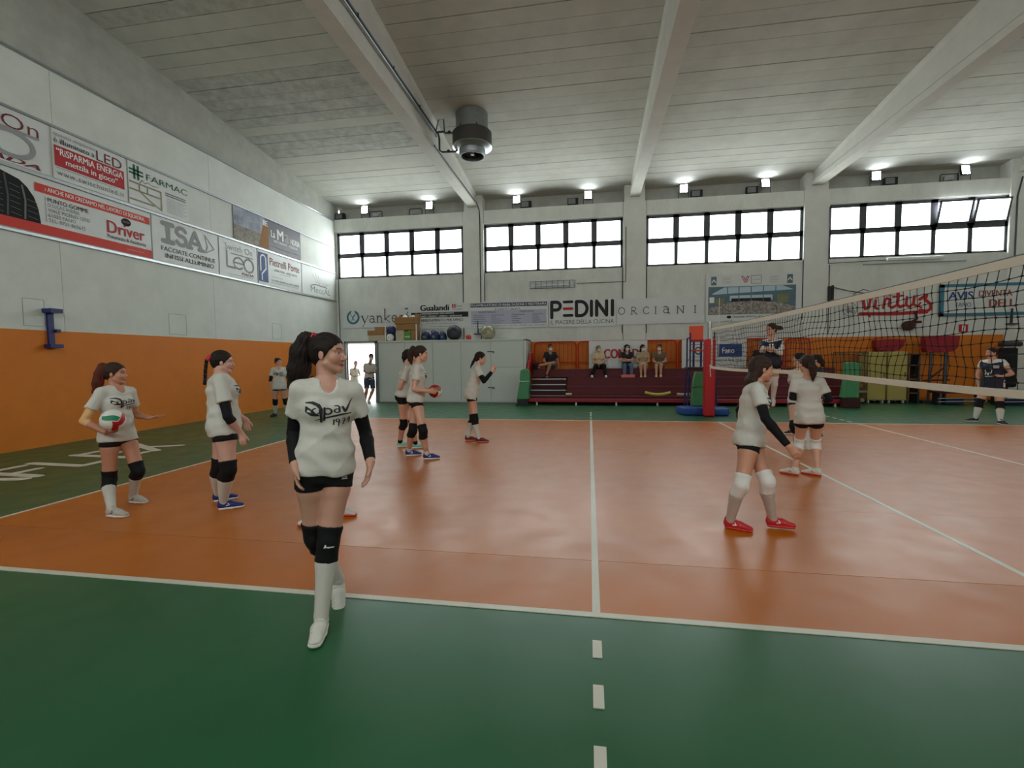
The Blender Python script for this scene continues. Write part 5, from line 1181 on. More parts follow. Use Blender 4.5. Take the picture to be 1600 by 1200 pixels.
    if bot:
        fr_ = {'shorts': style.get('shortf', .24), 'bermuda': .86, 'pants': 2.0, 'skirt': .8}[bot]; gw = {'shorts': .010, 'bermuda': .022, 'pants': .014, 'skirt': .03}[bot]*s
        bp = [torso[0].grown(gw), torso[1].grown(gw*.8)]+[x.grown(gw*.4) for x in glute]
        for q in 'LR':
            hp, kn = J['hip'+q], J['kn'+q]; d = nz(kn-hp)
            if fr_ <= 1:
                cl = [(hp+(kn-hp)*fr_, d)]
                bp += [x.grown(gw, clips=cl) for x in legs[q][:3 if fr_ > .7 else 2]]
            else:
                bp += [x.grown(gw) for x in legs[q][:5]]+[legs[q][5].grown(gw+.008*s)]
        out['shorts'] = garment({'shorts': 'shorts', 'bermuda': 'shorts', 'pants': 'trousers', 'skirt': 'skirt'}[bot], bp, style.get('short_mat', 'cloth_black'), .02*s, subs=[(Ball(sp(.42), .02), .005)])
    for i, q in enumerate('LR'):
        hp, kn, an = J['hip'+q], J['kn'+q], J['an'+q]; dt, ds = nz(kn-hp), nz(an-kn); L2 = np.linalg.norm(an-kn)
        padm = style.get('pad', 'cloth_black')
        if padm:
            e = .010*s; c1, c2 = (kn-dt*.095*s, -dt), (kn+ds*.105*s, ds)
            pf = nz(fr-ds*(fr@ds)); pf = nz(pf+nz(kn-(hp+an)/2)*.6) if np.linalg.norm(kn-(hp+an)/2) > .03 else pf
            pp = [legs[q][2].grown(e, clips=[c1]), legs[q][1].grown(e, clips=[c1]), legs[q][3].grown(e, clips=[c2]), legs[q][4].grown(e, clips=[c2]), Ball(kn+pf*.022*s, (.05*s, .05*s, .075*s))]
            out['pad'+q] = garment('knee_pad', pp, padm, .012*s)
        sock = style.get('sock', ('shirt_white', .2))
        if sock:
            c1 = (kn+(an-kn)*sock[1], -ds); e = .005*s
            pp = [x.grown(e, clips=[c1]) for x in legs[q][3:6]]
            pp = [x for x in pp if x.clips]
            h0, d, u, w = feet[q]; pp.append(Prim(an, h0+d*.06*s+u*.05*s, .04*s, .034*s, clips=[c1]))
            garment('sock', pp, sock[0], .01*s)
        shoe = style.get('shoe', ('shoe_white', 'sole_white'))
        if shoe:
            h0, d, u, w = feet[q]; o = lambda f_, u_, l_=0: h0+d*f_*s+u*u_*s+w*l_*s
            cu, cl = (o(0, .024), -u), (o(0, .028), u); hs = min(hb, .009)
            pp = [Prim(o(.035, .045), o(.13, .05), (.034*s, .042*s), (.041*s, .036*s), w, [cu]), Prim(o(.13, .05), o(.225, .03), (.041*s, .036*s), (.036*s, .024*s), w, [cu]),
                  Prim(o(.045, .06), o(.05, .105), (.036*s, .044*s), (.034*s, .042*s), w, [cu, (o(0, .108), u-d*.15)])]
            sh_ = garment('shoe', pp, shoe[0], .02*s, h=hs)
            sp_ = [Prim(o(.03, .02), o(.13, .02), (.038*s, .024*s), (.045*s, .024*s), w, [cl, (o(0, 0.0015), -u)]), Prim(o(.13, .02), o(.228, .022), (.045*s, .024*s), (.039*s, .022*s), w, [cl, (o(0, .0015), -u)])]
            garment('sole', sp_, shoe[1], .01*s, h=hs, parent=sh_)
            if style.get('laces'):
                lp = []
                for t in (.10, .125, .15, .175): lp.append(Prim(o(t, .088-(t-.1)*.34, .026), o(t+.008, .088-(t-.1)*.34, -.026), .004*s, .004*s)); lp.append(Prim(o(t+.008, .088-(t-.1)*.34, .026), o(t, .088-(t-.1)*.34, -.026), .004*s, .004*s))
                garment('laces', lp, style['laces'], .003, h=.004, parent=sh_)
            if len(shoe) > 2:   # side flash
                lp = []
                for sg in (1, -1): lp += [Prim(o(.085, .05, sg*.040), o(.15, .06, sg*.038), .006*s, .004*s), Prim(o(.10, .075, sg*.036), o(.13, .035, sg*.042), .005*s, .003*s)]
                garment('shoe_stripe', lp, shoe[2], .004, h=.005, parent=sh_)
        slv = style.get('arm', {}).get(q)
        if slv:   # (material, start on upper arm, end on forearm)
            sh, el, wr = J['sh'+q], J['el'+q], J['wr'+q]; e = .005*s
            c1, c2 = (sh+(el-sh)*slv[1], -nz(el-sh)), (el+(wr-el)*slv[2], nz(wr-el))
            pp = [arms[q][0].grown(e, clips=[c1]), arms[q][1].grown(e, clips=[c1]), arms[q][2].grown(e, clips=[c2]), arms[q][3].grown(e, clips=[c2])]
            garment('arm_sleeve', pp, slv[0], .01*s, h=min(hb, .01))
    # ---- hair
    hm = style.get('hair_mat', 'hair_dark'); hs = style.get('hair', 'pony')
    n = hfw*.766-hu*.643; p0 = hp_(0, .088, .078)
    cap = [Ball(skull.C-hfw*.004*s+hu*.003*s, tuple(skull.r+.009*s), AX, [(p0, n)])]
    if hs in ('loose', 'curly', 'bob'):
        cap += [Ball(hp_(0, -.045, -.02), hr(.078, .055, .09), AX, [(hp_(0, .01, 0), hfw)])]
    if hs != 'short': cap.append((Ball(hp_(0, -.07, .0), hr(.058, .035, .07), AX), .03))
    def grooves(F, P):
        q = (P-C)@AX.T; th = np.arctan2(q[..., 2]-.03, q[..., 1]+.09*s)
        return F+.0028*np.sin(q[..., 0]*250+th*5+2*np.sin(th*3))
    hair = garment('hair', cap, hm, .02*s, h=max(hf, .007), post=grooves)
    if hs in ('pony', 'braid'):
        pts = [C+np.array(v)*s for v in style.get('tail')] if style.get('tail') else [hp_(0, -.085, .06), hp_(0, -.14, .06), hp_(0, -.165, 0), hp_(0, -.16, -.1), hp_(0, -.14, -.19)]
        rad = style.get('tailr', [.02, .032, .036, .03, .012]); tp = []
        if hs == 'braid':
            for a, b_ in zip(pts, pts[1:]):
                nseg = max(2, int(np.linalg.norm(b_-a)/.024))
                for i in range(nseg):
                    c0 = a+(b_-a)*i/nseg; of = hl*.008*s*(1 if i % 2 else -1); tp.append((Ball(c0+of, (.019*s, .019*s, .02*s)), .006))
        else:
            for i in range(len(pts)-1): tp.append(Prim(pts[i], pts[i+1], rad[i]*s, rad[i+1]*s))
        pd = nz(pts[-1]-pts[0])
        def strands(F, P):
            q = P-pts[0]; w1 = nz(np.cross(pd, [0, 0, 1.])+1e-3); x = q@w1; y = q@np.cross(pd, w1); t = q@pd
            return F+.0035*np.sin(x*330+3*np.sin(t*18))+.003*np.sin(y*300+2*np.sin(t*14+1))
        garment('ponytail' if hs == 'pony' else 'braid', tp, style.get('tail_mat', hm), .012, h=max(hf, .007), post=strands if hs == 'pony' else None, parent=hair)
        if style.get('tie'):
            d = nz(pts[1]-pts[0]); garment('hair_tie', [Prim(pts[0]+d*.012*s-d*.012, pts[0]+d*.022*s+d*.006, .028*s, .028*s)], style['tie'], .005, h=.006, parent=hair)
    if hs == 'bun': garment('hair_bun', [Ball(hp_(*style.get('bun', (0, -.115, .03))), .042*s)], hm, .01, h=max(hf, .007), parent=hair)
    if hs == 'loose':
        tp = [Prim(hp_(0, -.05, 0), hp_(0, -.085, -.12), (.075*s, .045*s), (.085*s, .04*s), hl), Prim(hp_(0, -.085, -.12), hp_(.0, -.09, -.2), (.085*s, .04*s), (.06*s, .02*s), hl)]
        garment('hair_length', tp, hm, .02, h=max(hf, .007), post=grooves, parent=hair)
    if hs == 'curly':
        r = random.Random(seed); tp = []
        for i in range(34):
            a = r.uniform(-2.2, 2.2); t = r.uniform(-.12, .09); rr = .082
            if math.cos(a) < -.75 or (abs(a) < .0): pass
            tp.append((Ball(hp_(rr*math.sin(a), -rr*math.cos(a)*.9-.01, t), .026*s), .01))
        garment('hair_length', tp, hm, .012, h=max(hf, .008), parent=hair)
    if style.get('mask'):
        e = .006*s; cl = [(hp_(0, .012, 0), -hfw), (hp_(0, 0, -.018), hu), (hp_(0, 0, -.105), -hu)]
        garment('face_mask', [Ball(hp_(0, .02, -.035), tuple(np.array(hr(.062, .080, .084))+e), AX, cl), Prim(hp_(0, .09, -.03), hp_(0, .085, -.08), .022*s, .018*s, None, cl)], style['mask'], .012, h=max(hf, .007), parent=root)
    if style.get('cap'):
        garment('cap', [Ball(skull.C, tuple(skull.r+.016*s), AX, [(hp_(0, 0, .05), -hu)]), Prim(hp_(0, .08, .055), hp_(0, .14, .048), (.06*s, .008*s), (.045*s, .006*s), hl)], style['cap'], .01, h=.01, parent=root)
    out.update(J=J, s=s, fr=fr, frs=frs, lat=lat, lats=lats, up=up, sp=sp, base=base, feet=feet)
    return out
POSES = {
  'fg': dict(H=1.72, g=1, face=-55, hf=5, sy=-55, toe=[-70, -60], pitch=[0, -45], J={'pelvis': (-4.613, -0.24, 0.936), 'neck': (-4.594, -0.208, 1.456), 'head': (-4.59, -0.198, 1.614), 'shL': (-4.473, -0.125, 1.38), 'hipL': (-4.547, -0.194, 0.926), 'elL': (-4.455, -0.023, 1.111), 'wrL': (-4.348, -0.178, 0.958), 'tipL': (-4.355, -0.211, 0.856), 'anL': (-4.588, -0.367, 0.086), 'knL': (-4.573, -0.293, 0.493), 'shR': (-4.721, -0.299, 1.399), 'hipR': (-4.68, -0.287, 0.926), 'elR': (-4.818, -0.227, 1.137), 'wrR': (-4.716, -0.373, 0.973), 'tipR': (-4.699, -0.387, 0.883), 'anR': (-4.659, -0.054, 0.15), 'knR': (-4.696, -0.235, 0.503)}),
  'ball_left': dict(H=1.66, g=1, face=-5, hf=25, sy=-5, toe=[-5, 0], pitch=[0, 0], J={'pelvis': (-8.043, 1.43, 0.814), 'neck': (-8.06, 1.455, 1.316), 'head': (-8.06, 1.463, 1.453), 'shL': (-8.045, 1.598, 1.244), 'hipL': (-8.035, 1.507, 0.804), 'elL': (-8.088, 1.684, 0.983), 'wrL': (-7.86, 1.635, 0.956), 'tipL': (-7.786, 1.714, 0.961), 'anL': (-8.093, 1.607, 0.083), 'knL': (-7.889, 1.502, 0.398), 'shR': (-8.071, 1.306, 1.258), 'hipR': (-8.049, 1.352, 0.804), 'elR': (-8.14, 1.176, 0.979), 'wrR': (-7.952, 1.237, 0.853), 'tipR': (-7.782, 1.232, 0.87), 'anR': (-7.856, 1.166, 0.083), 'knR': (-8.071, 1.34, 0.335)}),
  'braid': dict(H=1.7, g=1.28, face=38, hf=38, sy=38, toe=[45, 35], pitch=[0, 0], J={'pelvis': (-6.855, 1.56, 0.917), 'neck': (-6.892, 1.583, 1.43), 'head': (-6.872, 1.594, 1.565), 'shL': (-6.991, 1.713, 1.351), 'hipL': (-6.917, 1.64, 0.907), 'elL': (-6.99, 1.827, 0.998), 'wrL': (-6.881, 1.905, 0.917), 'tipL': (-6.866, 1.902, 0.823), 'anL': (-7.158, 1.771, 0.085), 'knL': (-6.992, 1.622, 0.437), 'shR': (-6.784, 1.447, 1.377), 'hipR': (-6.791, 1.479, 0.907), 'elR': (-6.653, 1.378, 1.015), 'wrR': (-6.608, 1.499, 0.826), 'tipR': (-6.586, 1.492, 0.701), 'anR': (-6.878, 1.524, 0.085), 'knR': (-6.731, 1.446, 0.452)}),
  'far_left': dict(H=1.66, g=1.12, face=-62, hf=-20, sy=-62, toe=[-20, -90], pitch=[0, 0], J={'pelvis': (-11.529, 8.944, 0.885), 'neck': (-11.542, 8.97, 1.387), 'head': (-11.56, 8.975, 1.53), 'shL': (-11.404, 9.039, 1.323), 'hipL': (-11.451, 8.985, 0.876), 'elL': (-11.329, 9.079, 1.044), 'wrL': (-11.315, 9.073, 0.793), 'tipL': (-11.334, 9.05, 0.669), 'anL': (-11.555, 9.276, 0.083), 'knL': (-11.474, 9.096, 0.44), 'shR': (-11.677, 8.894, 1.323), 'hipR': (-11.606, 8.903, 0.876), 'elR': (-11.729, 8.843, 1.038), 'wrR': (-11.708, 8.84, 0.773), 'tipR': (-11.694, 8.84, 0.648), 'anR': (-11.865, 9.175, 0.083), 'knR': (-11.717, 8.993, 0.43)}),
  'pair_front': dict(H=1.8, g=1, face=20, hf=18, sy=20, toe=[20, 15], pitch=[0, 0], J={'pelvis': (-5.765, 4.281, 0.953), 'neck': (-5.735, 4.316, 1.497), 'head': (-5.685, 4.333, 1.659), 'shL': (-5.794, 4.46, 1.42), 'hipL': (-5.794, 4.36, 0.943), 'elL': (-5.763, 4.452, 1.11), 'wrL': (-5.627, 4.498, 1.086), 'tipL': (-5.52, 4.534, 1.073), 'anL': (-5.943, 4.376, 0.09), 'knL': (-5.809, 4.223, 0.452), 'shR': (-5.684, 4.162, 1.434), 'hipR': (-5.736, 4.2, 0.943), 'elR': (-5.719, 4.085, 1.113), 'wrR': (-5.49, 4.052, 1.086), 'tipR': (-5.371, 4.091, 1.064), 'anR': (-5.561, 4.163, 0.09), 'knR': (-5.579, 4.062, 0.46)}),
  'pair_back': dict(H=1.74, g=1, face=20, hf=20, sy=20, toe=[20, 15], pitch=[0, 0], J={'pelvis': (-6.246, 4.912, 0.949), 'neck': (-6.165, 4.954, 1.469), 'head': (-6.131, 4.968, 1.624), 'shL': (-6.228, 5.093, 1.399), 'hipL': (-6.275, 4.988, 0.939), 'elL': (-6.161, 5.102, 1.102), 'wrL': (-6.067, 5.139, 1.123), 'tipL': (-5.983, 5.17, 1.132), 'anL': (-6.077, 5.01, 0.087), 'knL': (-6.061, 4.898, 0.434), 'shR': (-6.122, 4.805, 1.406), 'hipR': (-6.219, 4.834, 0.939), 'elR': (-6.226, 4.741, 1.091), 'wrR': (-6.184, 4.982, 1.109), 'tipR': (-6.103, 5.016, 1.141), 'anR': (-6.402, 5.102, 0.087), 'knR': (-6.245, 4.919, 0.451)}),
  'pointing': dict(H=1.74, g=1, face=14, hf=14, sy=14, toe=[10, 0], pitch=[0, 0], J={'pelvis': (-5.269, 5.89, 0.935), 'neck': (-5.143, 5.94, 1.444), 'head': (-5.094, 5.955, 1.578), 'shL': (-5.197, 6.082, 1.374), 'hipL': (-5.292, 5.969, 0.925), 'elL': (-5.087, 6.229, 1.148), 'wrL': (-4.95, 6.263, 1.285), 'tipL': (-4.899, 6.275, 1.424), 'anL': (-5.338, 5.834, 0.087), 'knL': (-5.271, 5.988, 0.407), 'shR': (-5.121, 5.785, 1.384), 'hipR': (-5.252, 5.81, 0.925), 'elR': (-4.976, 5.687, 1.15), 'wrR': (-4.824, 5.725, 1.338), 'tipR': (-4.787, 5.734, 1.492), 'anR': (-5.096, 5.714, 0.087), 'knR': (-5.175, 5.753, 0.438)}),
  'walker': dict(H=1.66, g=1, face=-12, hf=5, sy=-12, toe=[-10, -25], pitch=[0, 0], J={'pelvis': (-1.598, 1.73, 0.826), 'neck': (-1.541, 1.767, 1.324), 'head': (-1.489, 1.783, 1.452), 'shL': (-1.52, 1.905, 1.247), 'hipL': (-1.583, 1.805, 0.817), 'elL': (-1.578, 2.091, 1.048), 'wrL': (-1.524, 2.12, 0.822), 'tipL': (-1.491, 2.085, 0.688), 'anL': (-1.395, 1.717, 0.1), 'knL': (-1.486, 1.598, 0.46), 'shR': (-1.578, 1.619, 1.275), 'hipR': (-1.616, 1.652, 0.817), 'elR': (-1.556, 1.472, 1.039), 'wrR': (-1.408, 1.375, 0.824), 'tipR': (-1.345, 1.331, 0.732), 'anR': (-1.772, 1.664, 0.083), 'knR': (-1.728, 1.517, 0.445)}),
  'back_turned': dict(H=1.64, g=1, face=82, hf=100, sy=82, toe=[140, 140], pitch=[0, 0], J={'pelvis': (-0.228, 3.776, 0.79), 'neck': (-0.248, 3.8, 1.286), 'head': (-0.264, 3.807, 1.46), 'shL': (-0.389, 3.817, 1.216), 'hipL': (-0.304, 3.786, 0.781), 'elL': (-0.421, 3.814, 1.026), 'wrL': (-0.249, 3.968, 1.005), 'tipL': (-0.183, 3.941, 1.025), 'anL': (-0.375, 3.801, 0.082), 'knL': (-0.261, 3.964, 0.403), 'shR': (-0.102, 3.777, 1.229), 'hipR': (-0.151, 3.764, 0.781), 'elR': (-0.021, 3.72, 1.011), 'wrR': (-0.032, 3.945, 0.957), 'tipR': (-0.103, 3.978, 0.971), 'anR': (-0.107, 3.798, 0.082), 'knR': (-0.069, 3.954, 0.408)}),
  'behind_back': dict(H=1.66, g=1, face=120, hf=150, sy=120, toe=[100, 40], pitch=[0, 0], J={'pelvis': (0.49, 5.902, 0.823), 'neck': (0.5, 5.932, 1.325), 'head': (0.511, 5.944, 1.5), 'shL': (0.371, 5.855, 1.267), 'hipL': (0.422, 5.863, 0.813), 'elL': (0.377, 5.838, 1.033), 'wrL': (0.392, 5.813, 0.816), 'tipL': (0.399, 5.801, 0.719), 'anL': (0.432, 5.799, 0.083), 'knL': (0.337, 5.65, 0.389), 'shR': (0.625, 6.001, 1.254), 'hipR': (0.558, 5.941, 0.813), 'elR': (0.672, 5.967, 1.025), 'wrR': (0.67, 5.948, 0.805), 'tipR': (0.659, 5.943, 0.706), 'anR': (0.553, 5.634, 0.083), 'knR': (0.581, 5.905, 0.356)}),
  'ponytail_net': dict(H=1.7, g=1, face=200, hf=160, sy=200, toe=[-100, 190], pitch=[0, 0], J={'pelvis': (1.213, 7.182, 0.835), 'neck': (1.312, 7.225, 1.323), 'head': (1.337, 7.238, 1.474), 'shL': (1.351, 7.079, 1.261), 'hipL': (1.238, 7.105, 0.826), 'elL': (1.311, 6.923, 1.026), 'wrL': (1.243, 6.835, 0.813), 'tipL': (1.214, 6.839, 0.715), 'anL': (1.349, 7.059, 0.085), 'knL': (1.246, 6.923, 0.462), 'shR': (1.247, 7.36, 1.257), 'hipR': (1.183, 7.256, 0.826), 'elR': (1.214, 7.36, 1.001), 'wrR': (1.232, 7.334, 0.773), 'tipR': (1.25, 7.317, 0.672), 'anR': (0.984, 7.267, 0.085), 'knR': (1.031, 7.113, 0.463)}),
  'jumper': dict(H=1.7, g=1, face=230, hf=200, sy=230, toe=[-110, -110], pitch=[-40, -40], J={'pelvis': (0.444, 6.955, 1.447), 'neck': (0.444, 6.98, 1.892), 'head': (0.432, 6.989, 2.077), 'shL': (0.559, 6.88, 1.831), 'hipL': (0.505, 6.903, 1.437), 'elL': (0.506, 6.7, 1.617), 'wrL': (0.314, 6.575, 1.689), 'tipL': (0.214, 6.608, 1.751), 'anL': (0.545, 7.136, 0.749), 'knL': (0.52, 7.021, 1.096), 'shR': (0.329, 7.073, 1.821), 'hipR': (0.382, 7.006, 1.437), 'elR': (0.241, 6.847, 1.67), 'wrR': (0.227, 6.608, 1.691), 'tipR': (0.315, 6.577, 1.677), 'anR': (0.432, 7.223, 0.831), 'knR': (0.354, 6.913, 1.127)}),
  'right_player': dict(H=1.76, g=1.2, face=215, hf=188, sy=215, toe=[-95, 175], pitch=[0, 0], J={'pelvis': (6.088, 9.564, 0.897), 'neck': (6.088, 9.594, 1.43), 'head': (6.059, 9.599, 1.591), 'shL': (6.185, 9.452, 1.369), 'hipL': (6.145, 9.482, 0.887), 'elL': (6.298, 9.356, 1.114), 'wrL': (6.065, 9.289, 1.06), 'tipL': (5.993, 9.344, 1.087), 'anL': (5.942, 9.122, 0.088), 'knL': (6.107, 9.376, 0.391), 'shR': (5.991, 9.729, 1.354), 'hipR': (6.031, 9.645, 0.887), 'elR': (5.919, 9.768, 1.056), 'wrR': (5.936, 9.742, 0.833), 'tipR': (5.97, 9.712, 0.745), 'anR': (5.765, 9.552, 0.088), 'knR': (5.872, 9.612, 0.424)}),
  'hidden': dict(H=1.6, g=1, face=30, hf=40, sy=30, toe=[5, -120], pitch=[0, 0], J={'pelvis': (-5.612, 1.488, 0.726), 'neck': (-5.643, 1.51, 1.209), 'head': (-5.636, 1.518, 1.331), 'shL': (-5.709, 1.629, 1.137), 'hipL': (-5.649, 1.553, 0.716), 'elL': (-5.656, 1.637, 0.966), 'wrL': (-5.512, 1.503, 0.856), 'tipL': (-5.477, 1.51, 0.791), 'anL': (-5.538, 1.504, 0.08), 'knL': (-5.484, 1.334, 0.402), 'shR': (-5.569, 1.385, 1.157), 'hipR': (-5.574, 1.423, 0.716), 'elR': (-5.588, 1.35, 0.992), 'wrR': (-5.44, 1.218, 0.884), 'tipR': (-5.407, 1.226, 0.823), 'anR': (-5.67, 1.309, 0.08), 'knR': (-5.517, 1.189, 0.415)}),
  'doorman': dict(H=1.78, g=1, face=-60, hf=-50, sy=-60, toe=[-50, -100], pitch=[0, 0], J={'pelvis': (-11.018, 13.297, 0.895), 'neck': (-10.997, 13.33, 1.433), 'head': (-10.95, 13.351, 1.667), 'shL': (-10.863, 13.404, 1.354), 'hipL': (-10.946, 13.338, 0.885), 'elL': (-10.801, 13.427, 1.123), 'wrL': (-10.808, 13.179, 1.084), 'tipL': (-10.927, 13.122, 1.133), 'anL': (-10.949, 13.055, 0.089), 'knL': (-10.828, 13.184, 0.476), 'shR': (-11.135, 13.248, 1.374), 'hipR': (-11.091, 13.254, 0.885), 'elR': (-11.176, 13.222, 1.155), 'wrR': (-10.95, 13.163, 1.062), 'tipR': (-10.849, 13.215, 1.13), 'anR': (-10.971, 12.803, 0.089), 'knR': (-10.991, 13.013, 0.488)}),
}
# ------------------------------------------------------------------ seated spectators: joints from a seat position
def sit(key, x, face, H=1.68, hf=None, kn=((.12, 0), (-.12, 0)), y=14.33, zs=1.15, feet=None, arms='lap', g=1.0, headup=0):
    """x, y: hips on the top bench; face = azimuth; feet on the tread below"""
    s = H/1.7; a = math.radians(face); f = np.array([math.cos(a), math.sin(a), 0]); l = np.array([-f[1], f[0], 0]); up = np.array([0, 0, 1.])
    J = {}; P = np.array([x, y, zs+.10*s]); J['pelvis'] = P; J['neck'] = P+up*.50*s+f*.03; J['head'] = J['neck']+up*.17*s+f*.03
    for q, sg, k in (('L', 1, kn[0]), ('R', -1, kn[1])):
        J['sh'+q] = J['neck']+l*sg*.165*s-up*.045*s; J['hip'+q] = P+l*sg*.085*s
        K = P+f*.40*s+l*(k[0])*s+up*(.04+k[1]); J['kn'+q] = K
        J['an'+q] = np.array([K[0], K[1]-.02, .87+.088*s]) if feet is None else np.array(feet[0 if q == 'L' else 1], float)
        if arms == 'lap': J['el'+q] = J['sh'+q]-up*.27*s+f*.05+l*sg*.05; J['wr'+q] = P+f*.24*s+l*sg*.05*s+up*.11*s; J['tip'+q] = J['wr'+q]+(f*.4-l*sg*.8)*.15*s
        elif arms == 'cross': J['el'+q] = J['sh'+q]-up*.25*s+f*.10+l*sg*.05; J['wr'+q] = P+f*.26*s-l*sg*.06*s+up*(.22+.03*sg)*s; J['tip'+q] = J['wr'+q]-l*sg*.15*s+up*.01
        elif arms == 'bench':
            if q == 'L': J['el'+q] = J['sh'+q]-up*.27*s+l*.10; J['wr'+q] = J['el'+q]-up*.21*s+f*.02+l*.02; J['tip'+q] = J['wr'+q]-up*.08*s+f*.1
            else: J['el'+q] = J['sh'+q]-up*.26*s+f*.08-l*.07; J['wr'+q] = J['el'+q]+f*.2*s+l*.05-up*.04; J['tip'+q] = J['wr'+q]+f*.12-up*.05
    POSES[key] = dict(H=H, g=g, face=face, hf=face if hf is None else hf, sy=face, toe=[face, face], pitch=[0, 0], J=J)
    return J
sit('man_sit', -4.45, -80, 1.76, -70, ((.10, .10), (-.06, .0)), feet=((-4.82, 13.80, 1.30), (-4.55, 13.92, .962)), arms='bench')
sit('wom_a', -2.72, -82, 1.62, -60, ((.16, 0), (-.16, 0)), feet=((-2.48, 13.85, .955), (-2.96, 13.85, .955)))
sit('wom_b', -1.72, -88, 1.66, -80, arms='cross', y=14.36); sit('wom_c', -1.17, -95, 1.64, -60, ((.07, 0), (-.07, 0))); sit('wom_d', -.60, -100, 1.64, -110, ((.06, .02), (-.09, 0)))
sit('man_dark', 2.72, -110, 1.72, -130)
POSES['edge'] = dict(POSES['hidden']); _d = np.array([-8.42, .45, 0])-np.array([*POSES['hidden']['J']['anL'][:2], 0])
POSES['edge']['J'] = {k: tuple(np.array(v)+_d) for k, v in POSES['hidden']['J'].items()}; POSES['edge']['toe'] = [10, -60]
# the woman outside the door stands like the man there
_o = POSES['doorman']['J']; POSES['door_woman'] = dict(POSES['doorman'], H=1.52, face=-75, hf=-60, sy=-75)
_c = np.array([*_o['pelvis'][:2], 0]); POSES['door_woman']['J'] = {k: tuple((np.array(v)-_c)*(.855, .855, .855)+np.array([-12.28, 14.55, 0])) for k, v in _o.items()}

